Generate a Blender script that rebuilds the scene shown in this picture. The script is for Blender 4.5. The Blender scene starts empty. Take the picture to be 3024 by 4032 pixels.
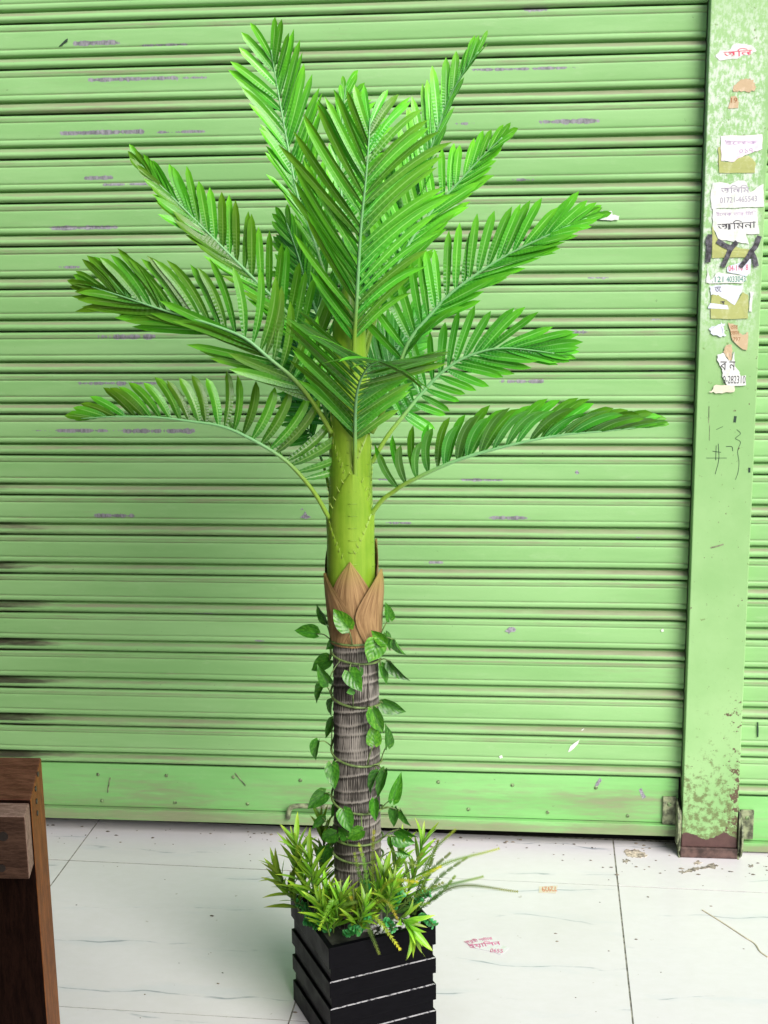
import bpy, math, random
from mathutils import Vector, Matrix, noise
from math import sin, cos, pi, radians as RAD

S = bpy.context.scene
COL = S.collection
random.seed(11)

# ------------------------------------------------------------------ camera
F_PX, PITCH, YAW, ROLL, CAM_H = 5310.3, .2131249, .10043, .01449254, 1.45
cy_, sy_ = cos(YAW), sin(YAW)
fw = Vector((-sy_*cos(PITCH), cy_*cos(PITCH), -sin(PITCH)))
r0 = Vector((cy_, sy_, 0)); d0 = fw.cross(r0)
if d0.z > 0: d0 = -d0
AX = cos(ROLL)*r0 + sin(ROLL)*d0            # image right
AD = -sin(ROLL)*r0 + cos(ROLL)*d0           # image down
cam = bpy.data.cameras.new('camera'); camo = bpy.data.objects.new('camera', cam); COL.objects.link(camo)
m = Matrix.Identity(4)
for i in range(3):
    m[i][0] = AX[i]; m[i][1] = -AD[i]; m[i][2] = -fw[i]
m.translation = (0, 0, CAM_H)
camo.matrix_world = m
cam.sensor_fit = 'VERTICAL'; cam.sensor_height = 36; cam.lens = F_PX/4032*36
cam.clip_start = .05; cam.clip_end = 300
S.camera = camo

# ------------------------------------------------------------------ light
SUN_EL, SUN_AZ = RAD(38), RAD(144)          # azimuth clockwise from +Y
w = bpy.data.worlds.new('World'); S.world = w; w.use_nodes = True
nt = w.node_tree; bg = nt.nodes['Background']
sky = nt.nodes.new('ShaderNodeTexSky'); sky.sky_type = 'NISHITA'; sky.sun_disc = False
sky.sun_elevation = SUN_EL; sky.sun_rotation = SUN_AZ; sky.air_density = 1.0; sky.dust_density = 3.0; sky.ozone_density = 1.0
nt.links.new(sky.outputs[0], bg.inputs[0]); bg.inputs[1].default_value = .11
sd = bpy.data.lights.new('sun', 'SUN'); sun = bpy.data.objects.new('sun', sd); COL.objects.link(sun)
sd.energy = 3.2; sd.angle = RAD(35); sd.color = (1, .965, .97)
tosun = Vector((sin(SUN_AZ)*cos(SUN_EL), cos(SUN_AZ)*cos(SUN_EL), sin(SUN_EL)))
sun.rotation_euler = tosun.to_track_quat('Z', 'Y').to_euler()
S.view_settings.view_transform = 'Standard'; S.view_settings.look = 'None'
S.view_settings.exposure = .38; S.view_settings.gamma = 1
S.render.engine = 'CYCLES'
S.cycles.max_bounces = 8

# ------------------------------------------------------------------ helpers
def ray(sx, sy):
    return AX*((sx-1512)/F_PX) + AD*((sy-2016)/F_PX) + fw
def atS(sx, sy, Y):                          # point at depth Y seen at (sx, sy) of the 3024 px photo
    d = ray(sx, sy); return Vector((0, 0, CAM_H)) + d*(Y/d.y)
def floorS(sx, sy, z=0.):
    d = ray(sx, sy); return Vector((0, 0, CAM_H)) + d*((z-CAM_H)/d.z)
K = 3024/1659
def at(x, y, Y): return atS(x*K, y*K, Y)     # same, 1659 px copy
PXM = .00078                                 # metres per such pixel at the palm

def link(o, parent=None):
    COL.objects.link(o)
    if parent is not None: o.parent = parent
    return o
def tag(o, label=None, cat=None, group=None, kind=None):
    if label: o['label'] = label
    if cat: o['category'] = cat
    if group: o['group'] = group
    if kind: o['kind'] = kind
    return o
def empty(name, loc, label, cat, group=None):
    o = bpy.data.objects.new(name, None); o.empty_display_size = .05
    o.location = loc; link(o); tag(o, label, cat, group)
    return o

class MB:
    def __init__(s): s.v = []; s.f = []; s.uv = []; s.at = {}; s.mi = []
    def add(s, vs, fs, uvs=None, mi=0):
        b = len(s.v); s.v += [tuple(p) for p in vs]
        s.uv += list(uvs) if uvs else [(0, 0)]*len(vs)
        s.f += [tuple(b+i for i in f) for f in fs]; s.mi += [mi]*len(fs)
        return b
    def box(s, a, b, mi=0):
        x0, y0, z0 = a; x1, y1, z1 = b
        s.add([(x0,y0,z0),(x1,y0,z0),(x1,y1,z0),(x0,y1,z0),(x0,y0,z1),(x1,y0,z1),(x1,y1,z1),(x0,y1,z1)],
              [(0,3,2,1),(4,5,6,7),(0,1,5,4),(1,2,6,5),(2,3,7,6),(3,0,4,7)], None, mi)
    def tube(s, pts, rad, n=6, cap=True, mi=0):
        pts = [Vector(p) for p in pts]
        if not hasattr(rad, '__len__'): rad = [rad]*len(pts)
        vs = []; uv = []; up = None
        for i, p in enumerate(pts):
            t = (pts[min(i+1, len(pts)-1)]-pts[max(i-1, 0)]).normalized()
            if up is None: up = t.orthogonal().normalized()
            up = (up - t*up.dot(t)).normalized(); sd_ = t.cross(up)
            for k in range(n):
                a = 2*pi*k/n; vs.append(p+(up*cos(a)+sd_*sin(a))*rad[i]); uv.append((k/n, i/(len(pts)-1)))
        fs = []
        for i in range(len(pts)-1):
            for k in range(n):
                a = i*n+k; b = i*n+(k+1) % n; fs.append((a, b, b+n, a+n))
        if cap: fs.append(tuple(range(n))[::-1]); fs.append(tuple(range((len(pts)-1)*n, len(pts)*n)))
        s.add(vs, fs, uv, mi)
    def grid(s, rows, close=False, uvf=None, mi=0):
        nr = len(rows); nc = len(rows[0]); vs = [p for r in rows for p in r]; fs = []
        for i in range(nr-1):
            for j in range(nc if close else nc-1):
                a = i*nc+j; b = i*nc+(j+1) % nc; fs.append((a, b, b+nc, a+nc))
        uv = [(j/(nc-1), i/(nr-1)) for i in range(nr) for j in range(nc)]
        return s.add(vs, fs, uv, mi)
    def mesh(s, name, mats, smooth=False):
        me = bpy.data.meshes.new(name); me.from_pydata(s.v, [], s.f)
        for mt in (mats if isinstance(mats, (list, tuple)) else [mats]): me.materials.append(mt)
        if any(s.mi): me.polygons.foreach_set('material_index', s.mi)
        ul = me.uv_layers.new(name='UVMap'); li = [0]*len(me.loops); me.loops.foreach_get('vertex_index', li)
        flat = []
        for i in li: flat += s.uv[i]
        ul.data.foreach_set('uv', flat)
        for k, vals in s.at.items():
            a = me.attributes.new(k, 'FLOAT', 'POINT'); a.data.foreach_set('value', vals)
        if smooth: me.polygons.foreach_set('use_smooth', [True]*len(me.polygons))
        me.update(); return me
    def build(s, name, mats, parent=None, smooth=False, bevel=0, loc=None):
        o = bpy.data.objects.new(name, s.mesh(name, mats, smooth))
        if bevel:
            b = o.modifiers.new('bevel', 'BEVEL'); b.width = bevel; b.segments = 2; b.limit_method = 'ANGLE'; b.angle_limit = RAD(40)
        link(o, parent)
        if parent is not None: o.matrix_parent_inverse = parent_inv(parent)
        return o
def parent_inv(p):
    M = Matrix.Identity(4); q = p
    while q is not None:
        M = q.matrix_basis @ M if q.parent is None else q.matrix_parent_inverse @ q.matrix_basis @ M
        q = q.parent
    return M.inverted()
def inst(name, me, mat4, parent):
    o = bpy.data.objects.new(name, me); link(o, parent)
    o.matrix_parent_inverse = parent_inv(parent); o.matrix_basis = mat4
    return o
def catmull(P, n):
    P = [Vector(p) for p in P]; Q = [2*P[0]-P[1]]+P+[2*P[-1]-P[-2]]; seg = len(P)-1
    L = [0]
    for i in range(seg): L.append(L[-1]+(P[i+1]-P[i]).length)
    out = []
    for k in range(n):
        t = L[-1]*k/(n-1); i = 0
        while i < seg-1 and L[i+1] < t: i += 1
        u = (t-L[i])/(L[i+1]-L[i]); a, b, c, d = Q[i:i+4]
        out.append(.5*(2*b+(c-a)*u+(2*a-5*b+4*c-d)*u*u+(3*b-a-3*c+d)*u**3))
    return out
def lerpl(tab, s):
    for (a, va), (b, vb) in zip(tab, tab[1:]):
        if s <= b: return va+(vb-va)*max(0, (s-a)/(b-a))
    return tab[-1][1]

# ------------------------------------------------------------------ node helpers
class NT:
    def __init__(s, name, rough=.5, spec=.5):
        s.m = bpy.data.materials.new(name); s.m.use_nodes = True; s.t = s.m.node_tree; s.n = s.t.nodes
        s.b = s.n['Principled BSDF']; s.b.inputs['Roughness'].default_value = rough
        s.b.inputs['Specular IOR Level'].default_value = spec
    def N(s, typ, **kw):
        n = s.n.new('ShaderNode'+typ)
        for k, v in kw.items(): setattr(n, k, v)
        return n
    def L(s, a, b): s.t.links.new(a, b)
    def put(s, sock, v):
        if hasattr(v, 'is_linked') or hasattr(v, 'links'): s.L(v, sock)
        else: sock.default_value = v
    def coord(s, kind='Object'): return s.N('TexCoord').outputs[kind]
    def map(s, v, scale=(1,1,1), loc=(0,0,0), rot=(0,0,0)):
        n = s.N('Mapping'); s.L(v, n.inputs[0]); n.inputs['Scale'].default_value = scale; n.inputs['Location'].default_value = loc; n.inputs['Rotation'].default_value = rot
        return n.outputs[0]
    def noise(s, v, scale, detail=4, rough=.55, dist=0):
        n = s.N('TexNoise'); s.L(v, n.inputs['Vector']); n.inputs['Scale'].default_value = scale; n.inputs['Detail'].default_value = detail
        n.inputs['Roughness'].default_value = rough; n.inputs['Distortion'].default_value = dist; return n.outputs[0]
    def ramp(s, v, a, b, c0=0., c1=1.):
        n = s.N('MapRange'); n.interpolation_type = 'SMOOTHSTEP'; s.put(n.inputs[0], v)
        s.put(n.inputs[1], a); s.put(n.inputs[2], b); n.inputs[3].default_value = c0; n.inputs[4].default_value = c1; return n.outputs[0]
    def math(s, op, a, b=0., c=0.):
        n = s.N('Math', operation=op); s.put(n.inputs[0], a); s.put(n.inputs[1], b); s.put(n.inputs[2], c); return n.outputs[0]
    def mix(s, f, a, b, blend='MIX'):
        n = s.N('Mix', data_type='RGBA', blend_type=blend); s.put(n.inputs[0], f)
        for i, v in ((6, a), (7, b)):
            if isinstance(v, tuple): n.inputs[i].default_value = (*v[:3], 1)
            else: s.L(v, n.inputs[i])
        return n.outputs[2]
    def attr(s, name):
        return s.N('Attribute', attribute_name=name).outputs['Fac']
    def xyz(s, v):
        n = s.N('SeparateXYZ'); s.L(v, n.inputs[0]); return n.outputs
    def bump(s, h, strength=.3, dist=.002, prev=None):
        n = s.N('Bump'); s.L(h, n.inputs['Height']); n.inputs['Strength'].default_value = strength; n.inputs['Distance'].default_value = dist
        if prev is not None: s.L(prev, n.inputs['Normal'])
        s.L(n.outputs[0], s.b.inputs['Normal']); return n.outputs[0]
    def color(s, c):
        if isinstance(c, tuple): s.b.inputs['Base Color'].default_value = (*c, 1)
        else: s.L(c, s.b.inputs['Base Color'])
    def translucent(s, col, fac):
        out = s.n['Material Output']; t = s.N('BsdfTranslucent'); s.put(t.inputs[0], (*col, 1) if isinstance(col, tuple) else col)
        mx = s.N('MixShader'); mx.inputs[0].default_value = fac
        s.L(s.b.outputs[0], mx.inputs[1]); s.L(t.outputs[0], mx.inputs[2]); s.L(mx.outputs[0], out.inputs[0])

def plain(name, col, rough=.6, var=.15, scale=30):
    n = NT(name, rough); c = n.coord(); f = n.noise(c, scale, 5)
    dk = tuple(x*(1-var*1.6) for x in col); lt = tuple(min(1, x*(1+var)) for x in col)
    n.color(n.mix(n.ramp(f, .3, .7), dk, lt)); n.bump(f, .1, .001); return n.m

# shutter paint: attributes dirt, scrape
def paint(name, green, dirt_on=True):
    n = NT(name, .42, .4); c = n.coord()
    st = n.map(c, (1, 1, 9)); big = n.noise(st, 2.2, 4); fine = n.noise(c, 140, 4); mid = n.noise(n.map(c, (1, 1, 3)), 22, 5, .6)
    g2 = (green[0]*.80, green[1]*.87, green[2]*.78); g3 = (min(1, green[0]*1.25), green[1]*1.06, min(1, green[2]*1.3))
    col = n.mix(n.ramp(big, .3, .7), g2, green); col = n.mix(n.ramp(mid, .55, .85, 0, .45), col, g3)
    # chips and specks
    sp = n.ramp(n.noise(c, 75, 3, .7), .70, .75); col = n.mix(n.math('MULTIPLY', sp, n.ramp(mid, .45, .6, 0, .7)), col, (.10, .16, .07))
    if dirt_on:
        d = n.attr('dirt'); s1 = n.noise(n.map(c, (.35, 1, 3)), 34, 6, .65); s2 = n.noise(n.map(c, (.5, 1, 1)), 7, 4)
        dm = n.math('MULTIPLY', n.ramp(n.math('ADD', d, n.math('MULTIPLY', n.math('SUBTRACT', s1, .5), .9)), .25, .75), n.ramp(s2, .2, .6, .35, 1))
        col = n.mix(n.math('MULTIPLY', dm, .8), col, n.mix(s1, (.12, .090, .055), (.34, .32, .22)))
        sc = n.attr('scrape'); s3 = n.noise(n.map(c, (1, 1, .35)), 130, 5, .7); s4 = n.noise(n.map(c, (1, 1, .1)), 45, 3, .6)
        ss = n.math('ADD', n.math('MULTIPLY', s3, .5), n.math('MULTIPLY', s4, .5))
        sm = n.ramp(n.math('ADD', sc, n.math('MULTIPLY', n.math('SUBTRACT', ss, .5), 2.4)), .46, .58)
        sm = n.math('MULTIPLY', sm, n.ramp(sc, .02, .15))
        col = n.mix(sm, col, n.mix(n.ramp(s3, .3, .7), (.13, .13, .145), (.31, .31, .335)))
        gk = n.attr('grime_shade')
        gm = n.ramp(n.math('ADD', gk, n.math('MULTIPLY', n.math('SUBTRACT', s1, .5), .8)), .3, .8)
        col = n.mix(n.math('MULTIPLY', gm, .92), col, (.028, .024, .014))
    n.color(col)
    n.L(n.ramp(fine, .2, .8, .36, .6), n.b.inputs['Roughness'])
    b1 = n.bump(fine, .06, .001); n.bump(mid, .10, .003, b1)
    return n.m

GREEN = (.275, .515, .205)
M = {}
M['paint'] = paint('green_shutter_paint', GREEN)
M['plate'] = paint('green_plate_paint', (.24, .55, .185))
M['dark'] = plain('dark_interior', (.02, .018, .015), .9)
M['wall'] = plain('grey_plaster', (.30, .29, .26), .9)
M['side'] = plain('dark_brown_blocker', (.05, .035, .025), .8)
M['rust'] = plain('rusty_brown_metal', (.10, .06, .05), .7, .4, 60)
M['lug'] = plain('grimy_painted_steel', (.20, .23, .13), .6, .5, 70)
M['rivet'] = plain('grimy_rivet', (.17, .26, .11), .6, .5, 200)
M['white_spot'] = plain('white_paint_splash', (.75, .78, .74), .7)
M['chip'] = plain('dark_paint_chip', (.02, .05, .03), .8)
M['grey_chip'] = plain('bare_metal_chip', (.28, .27, .31), .6, .3, 200)
M['ink'] = plain('black_spray', (.085, .085, .10), .7, .5, 120)

def post_paint():
    n = NT('post_paint', .45, .4); c = n.coord(); x, y, z = n.xyz(c)
    big = n.noise(c, 6, 5); mid = n.noise(c, 70, 7, .7); fine = n.noise(c, 110, 4, .6)
    col = n.mix(n.ramp(big, .3, .7), (.245, .455, .175), (.31, .525, .225))
    # remains of posters
    zone = n.math('MULTIPLY', n.ramp(z, 1.13, 1.34), n.ramp(z, 1.95, 1.76))
    edge = n.ramp(n.math('ABSOLUTE', n.math('SUBTRACT', x, .440)), .066, .050)
    rs = n.math('ADD', n.math('MULTIPLY', mid, .5), n.math('MULTIPLY', n.noise(n.map(c, (1, 1, .5)), 190, 5, .7), .5))
    rm = n.math('MULTIPLY', n.ramp(rs, .44, .58), n.math('MULTIPLY', zone, edge))
    col = n.mix(n.math('MULTIPLY', rm, .75), col, (.68, .74, .69))
    # grease, brown blotches low down
    low = n.ramp(z, .34, .06); gm = n.math('MULTIPLY', n.ramp(n.math('ADD', mid, n.math('MULTIPLY', low, .17)), .58, .74), n.ramp(z, .5, .22))
    col = n.mix(n.math('MULTIPLY', gm, .8), col, (.12, .13, .045))
    re = n.math('MULTIPLY', n.ramp(x, .455, .508), n.math('MULTIPLY', n.ramp(z, .44, .36), n.ramp(n.noise(c, 9, 2), .42, .6)))
    rr = n.ramp(n.math('ADD', fine, n.math('MULTIPLY', re, .21)), .68, .74)
    col = n.mix(rr, col, (.11, .075, .045))
    # specks
    sp = n.ramp(n.noise(c, 62, 3, .6), .69, .74); col = n.mix(n.math('MULTIPLY', sp, .6), col, (.14, .19, .05))
    # brown primer at the foot, wavy border
    wv = n.math('ADD', n.math('MULTIPLY', n.math('SINE', n.math('MULTIPLY', x, 75)), .007), n.math('MULTIPLY', n.math('SUBTRACT', n.noise(c, 45, 3), .5), .03))
    pm = n.ramp(n.math('ADD', z, wv), .056, .053)
    col = n.mix(pm, col, n.mix(mid, (.055, .025, .025), (.13, .07, .06)))
    n.color(col); b = n.bump(fine, .08, .001); n.bump(mid, .15, .002, b)
    return n.m
M['post'] = post_paint()

def tile_mat():
    n = NT('white_marbled_tile', .22, .5); c = n.coord(); oi = n.N('ObjectInfo')
    off = n.N('CombineXYZ'); n.L(n.math('MULTIPLY', oi.outputs['Random'], 37.), off.inputs[0]); n.L(n.math('MULTIPLY', oi.outputs['Random'], 91.), off.inputs[1])
    va = n.N('VectorMath', operation='ADD'); n.L(c, va.inputs[0]); n.L(off.outputs[0], va.inputs[1]); v = va.outputs[0]
    warp = n.noise(n.map(v, (1.3, 3, 1)), 1.6, 3, .55)
    p = n.math('ADD', n.math('MULTIPLY', n.xyz(v)[1], 6.5), n.math('MULTIPLY', warp, 1.3))
    p = n.math('ADD', p, n.math('MULTIPLY', n.noise(n.map(v, (2, 8, 1)), 6, 4), .10))
    fr = n.math('ABSOLUTE', n.math('SUBTRACT', n.math('FRACT', p), .5))
    msk = n.ramp(n.noise(n.map(v, (2.2, 9, 1)), 1.9, 5, .65), .48, .64)
    line = n.math('MULTIPLY', n.ramp(fr, .022, .004), msk)
    wash = n.math('MULTIPLY', n.ramp(fr, .22, .0), n.math('MULTIPLY', msk, .28))
    mott = n.noise(n.map(v, (1, 1.6, 1)), 34, 6, .7)
    col = n.mix(n.ramp(mott, .25, .8), (.69, .68, .685), (.725, .712, .73))
    soil = n.noise(c, 3.0, 5); col = n.mix(n.ramp(soil, .45, .75, 0, .35), col, (.58, .57, .55))
    col = n.mix(wash, col, (.50, .57, .62)); col = n.mix(n.math('MULTIPLY', line, .7), col, (.13, .17, .21))
    sp = n.ramp(n.noise(c, 48, 2, .5), .73, .76); col = n.mix(n.math('MULTIPLY', sp, .5), col, (.35, .32, .27))
    n.color(col); n.L(n.ramp(soil, .2, .8, .29, .33), n.b.inputs['Roughness']); return n.m
M['tile'] = tile_mat()
M['grout'] = plain('grey_green_grout', (.26, .25, .21), .9, .4, 80)

def wood(name, a, b, rough=.55, axis=(1, 1, 9)):
    n = NT(name, rough, .12); c = n.coord(); g = n.noise(n.map(c, axis), 14, 6, .65, .6); g2 = n.noise(n.map(c, tuple(x*2.2 for x in axis)), 45, 4, .6)
    col = n.mix(n.ramp(n.math('ADD', n.math('MULTIPLY', g, .65), n.math('MULTIPLY', g2, .35)), .36, .64), a, b)
    n.color(col); n.bump(g2, .25, .002); return n.m
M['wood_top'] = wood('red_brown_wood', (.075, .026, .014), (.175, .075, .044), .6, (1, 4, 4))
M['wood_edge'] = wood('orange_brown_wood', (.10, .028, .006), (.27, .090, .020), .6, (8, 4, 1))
M['wood_front'] = wood('near_black_wood', (.004, .0015, .001), (.012, .005, .003), .65, (8, 8, 1)); M['wood_front'].node_tree.nodes['Principled BSDF'].inputs['Specular IOR Level'].default_value = .04  # front face near black, top and edge lighter brown
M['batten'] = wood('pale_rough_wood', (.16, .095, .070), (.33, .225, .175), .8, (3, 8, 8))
M['batten_front'] = wood('dark_rough_wood', (.026, .013, .008), (.072, .040, .026), .8, (1, 7, 7))  # batten front darker than its top and end
M['nail'] = plain('nail_head', (.02, .015, .012), .5)

n = NT('black_satin_box', .34, .45); c = n.coord(); f = n.noise(n.map(c, (1, 1, 5)), 40, 5)
n.color(n.mix(f, (.0012, .0012, .0018), (.0045, .0045, .0060))); n.b.inputs['Specular IOR Level'].default_value = .05; n.L(n.ramp(n.noise(c, 25, 4), .3, .7, .28, .45), n.b.inputs['Roughness']); n.bump(f, .06, .001); M['pot'] = n.m
n = NT('painted_ledge_glint', .18, .8); c = n.coord(); n.color(n.mix(n.ramp(n.noise(c, 160, 3), .38, .5), (.10, .10, .11), (.62, .62, .62))); M['ledge_glint'] = n.m  # sky glint painted in as a whitish colour on the front-right ledges
M['foam'] = plain('white_foam', (.62, .64, .60), .8, .2, 60)

def leaf_mat(name, base, mid, tip, rib, tr=.22, rough=.36, corr=True, attr=False):
    n = NT(name, rough, .5); uv = n.N('UVMap').outputs[0]; u, v, _ = n.xyz(uv); c = n.coord(); oi = n.N('ObjectInfo')
    ns = n.noise(c, 60, 3)
    v2 = n.math('ADD', v, n.math('MULTIPLY', n.math('SUBTRACT', ns, .5), .25))
    col = n.mix(n.ramp(v2, .0, .5), base, mid); col = n.mix(n.ramp(v2, .62, 1.0), col, tip)
    au = n.math('ABSOLUTE', n.math('SUBTRACT', u, .5))
    col = n.mix(n.math('MULTIPLY', n.ramp(au, .085, .03), n.ramp(v, .95, .6, 0, .55)), col, rib)
    col = n.mix(1., col, n.N('Attribute', attribute_name='tint').outputs['Color'] if attr else oi.outputs['Color'], 'MULTIPLY')
    hs = n.N('HueSaturation'); n.L(col, hs.inputs['Color']); n.L(n.ramp(oi.outputs['Random'], 0, 1, .62, 1.28), hs.inputs['Value']); n.L(n.ramp(oi.outputs['Random'], 0, 1, .488, .512), hs.inputs['Hue'])
    n.color(hs.outputs[0])
    if corr:
        wv = n.math('SINE', n.math('MULTIPLY', v, 110)); wv = n.math('MULTIPLY', wv, n.ramp(v, .75, .15)); wv = n.math('MULTIPLY', wv, n.ramp(au, .06, .14))
        b = n.bump(wv, .22, .0010)
        st = n.math('SINE', n.math('MULTIPLY', u, 60)); n.bump(st, .12, .001, b)
    n.translucent(hs.outputs[0], tr); return n.m
LC = ((.042, .20, .018), (.092, .335, .020), (.155, .47, .024), (.32, .62, .16), .14, .25)
M['leaflet'] = leaf_mat('palm_leaflet', *LC); M['leaflet_rest'] = leaf_mat('palm_leaflet_rest', *LC, True, True)
n = NT('palm_rachis', .38, .5); v_ = n.xyz(n.N('UVMap').outputs[0])[1]; n.color(n.mix(n.ramp(v_, .12, .4), (.24, .42, .045), (.22, .52, .20))); M['rachis'] = n.m
n = NT('palm_sheath', .36, .5); c = n.coord(); a_ = n.noise(n.map(c, (1, 1, .07)), 90, 5, .6); b_ = n.noise(c, 12, 4); f_ = n.noise(c, 90, 4, .65)
col_ = n.mix(n.ramp(n.math('ADD', n.math('MULTIPLY', a_, .5), n.math('MULTIPLY', b_, .5)), .36, .64), (.17, .34, .018), (.27, .45, .036)); col_ = n.mix(n.ramp(f_, .66, .74, 0, .35), col_, (.12, .16, .02))
n.color(col_); n.bump(a_, .15, .001); M['sheath'] = n.m
M['spine'] = plain('palm_spine', (.44, .58, .12), .45)
n = NT('brown_husk', .6, .3); uv = n.N('UVMap').outputs[0]; g = n.noise(n.map(uv, (9, 1.0, 1)), 2.2, 6, .65, .5); c = n.coord()
n.color(n.mix(n.ramp(n.xyz(uv)[1], .65, 1.0, 0, .6), n.mix(n.ramp(g, .35, .65), (.22, .125, .052), (.40, .255, .115)), (.36, .30, .07))); n.bump(g, .35, .002); M['husk'] = n.m
n = NT('grey_palm_bark', .7, .3); rdg = n.attr('ridge'); c = n.coord(); ns = n.noise(c, 50, 5)
n.color(n.mix(n.ramp(n.math('ADD', rdg, n.math('MULTIPLY', n.math('SUBTRACT', ns, .5), .35)), .12, .82), (.032, .028, .023), (.29, .27, .235))); n.bump(ns, .3, .001); M['bark'] = n.m
def vine_leaf(name, base, mid, tip, rib, tr):
    n = NT(name, .33, .5); uv = n.N('UVMap').outputs[0]; u, v, _ = n.xyz(uv); c = n.coord(); oi = n.N('ObjectInfo')
    cx = n.math('ABSOLUTE', n.math('SUBTRACT', u, .5))
    ns = n.noise(n.map(c, (1, 1, 1)), 4.0, 4, .6)
    col = n.mix(n.ramp(ns, .35, .65), base, mid)
    yel = n.math('MULTIPLY', n.ramp(n.noise(c, 9, 5, .7), .56, .66), .7); col = n.mix(yel, col, tip)
    vein = n.math('ABSOLUTE', n.math('SUBTRACT', n.math('FRACT', n.math('ADD', n.math('MULTIPLY', v, 5.), n.math('MULTIPLY', cx, -4.))), .5))
    col = n.mix(n.math('MULTIPLY', n.ramp(vein, .05, .01), .16), col, rib)
    col = n.mix(n.math('MULTIPLY', n.ramp(cx, .03, .01), n.ramp(v, .9, .4, 0, .8)), col, (.02, .11, .012))
    col = n.mix(1., col, oi.outputs['Color'], 'MULTIPLY')
    n.color(col); n.bump(vein, .10, .03); n.translucent(col, tr); return n.m
M['vine'] = vine_leaf('vine_leaf', (.030, .16, .012), (.075, .30, .022), (.20, .44, .05), (.12, .36, .06), .18)
M['vine_stem'] = plain('vine_stem', (.14, .22, .06), .5, .3, 80)
M['bamboo'] = leaf_mat('narrow_leaf', (.08, .25, .018), (.19, .44, .025), (.38, .58, .05), (.40, .60, .10), .25, .4, False)
M['fern'] = leaf_mat('fern_frond', (.025, .11, .016), (.085, .21, .018), (.32, .40, .035), (.14, .22, .03), .12, .4, False)
M['euca'] = leaf_mat('round_leaf', (.03, .23, .050), (.055, .35, .080), (.14, .49, .14), (.12, .46, .15), .2, .4, False)
M['pstem'] = plain('plant_stem', (.10, .17, .03), .5)

def paper(name, col, blot, amt=.5):
    n = NT(name, .75, .2); c = n.coord(); f = n.noise(c, 55, 5, .7); f2 = n.noise(c, 160, 4, .6)
    n.color(n.mix(n.ramp(f, .5, .7, 0, amt), n.mix(f2, tuple(x*.88 for x in col), col), blot)); n.bump(f2, .2, .001); return n.m
PW = paper('white_paper', (.72, .74, .73), (.48, .60, .44), .6)
PB = paper('bluish_paper', (.66, .70, .82), (.80, .82, .86), .6)
PT = paper('tan_paper', (.56, .43, .27), (.68, .56, .42), .6)
PK = paper('pinkish_paper', (.80, .74, .80), (.72, .42, .62), .45)
PO = paper('olive_old_paper', (.42, .46, .17), (.56, .60, .36), .5)
PC = paper('cream_paper', (.70, .66, .52), (.76, .74, .66), .5)
INK = {'red': plain('red_ink', (.75, .08, .14), .7), 'black': plain('black_ink', (.07, .07, .08), .7, .5, 150), 'grey': plain('faded_grey_ink', (.36, .33, .42), .7),
       'brown': plain('brown_ink', (.35, .14, .04), .7), 'pink': plain('pink_ink', (.70, .10, .30), .7), 'green': plain('green_ink', (.03, .28, .20), .7), 'orange': plain('orange_ink', (.70, .22, .08), .7),
       'lilac': plain('lilac_ink', (.52, .40, .58), .7)}

# ------------------------------------------------------------------ setting
WY = 2.975                                   # plane of the shutter
g = MB(); g.add([(-40, -40, -.02), (40, -40, -.02), (40, 40, -.02), (-40, 40, -.02)], [(0, 1, 2, 3)])
tag(g.build('ground', M['grout']), kind='structure')
# tiled floor: grout bed with each tile a piece of its own
g = MB(); g.box((-2.6, .2, -.015), (1.9, 3.02, -.0010))
floor = tag(g.build('floor', M['grout']), kind='structure')
TX, TY = .632, .582
ex = Vector((1, -.028, 0)).normalized(); ey = Vector((.019, 1, 0)).normalized()
org = Vector((.229, 2.783, 0))
gap = .0017
for i in range(-4, 3):
    for j in range(-3, 1):
        x1 = TX; y1 = TY
        a = org+ex*(i*TX)+ey*(j*TY)
        if a.x > 1.7 or a.x+TX < -2.4: continue
        yl = TY-gap if j < 0 else .226
        t = MB(); q = random.uniform(-.0006, .0006)
        cs = [a+ex*gap+ey*gap, a+ex*(TX-gap)+ey*gap, a+ex*(TX-gap)+ey*yl, a+ex*gap+ey*yl]
        t.add([(p.x, p.y, -.012) for p in cs]+[(p.x, p.y, q) for p in cs], [(0, 3, 2, 1), (4, 5, 6, 7), (0, 1, 5, 4), (1, 2, 6, 5), (2, 3, 7, 6), (3, 0, 4, 7)])
        t.build('tile', M['tile'], floor)
# dark shop behind the shutter: threshold, ceiling, walls
g = MB(); g.box((-2.6, 3.021, -.019), (1.9, 4.4, -.006)); g.box((-2.6, 4.4, -.019), (1.9, 4.5, 2.8)); g.box((-2.7, 3.021, -.019), (-2.6, 4.5, 2.8)); g.box((1.9, 3.021, -.019), (2.0, 4.5, 2.8)); g.box((-2.7, 3.021, 2.8), (2.0, 4.5, 2.9))
tag(g.build('dark_interior', M['dark']), kind='structure')

# unseen blocks and a canopy, added to shade the left of the scene
g = MB(); g.box((-1.75, 1.45, -.01), (-1.32, 2.93, 1.75)); g.box((-1.75, -.6, -.01), (-.78, 1.449, 1.75)); g.box((-4, -3, 2.6), (.7, .92, 2.65)); tag(g.build('unseen_shade_blocker', M['side']), kind='structure')

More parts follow.
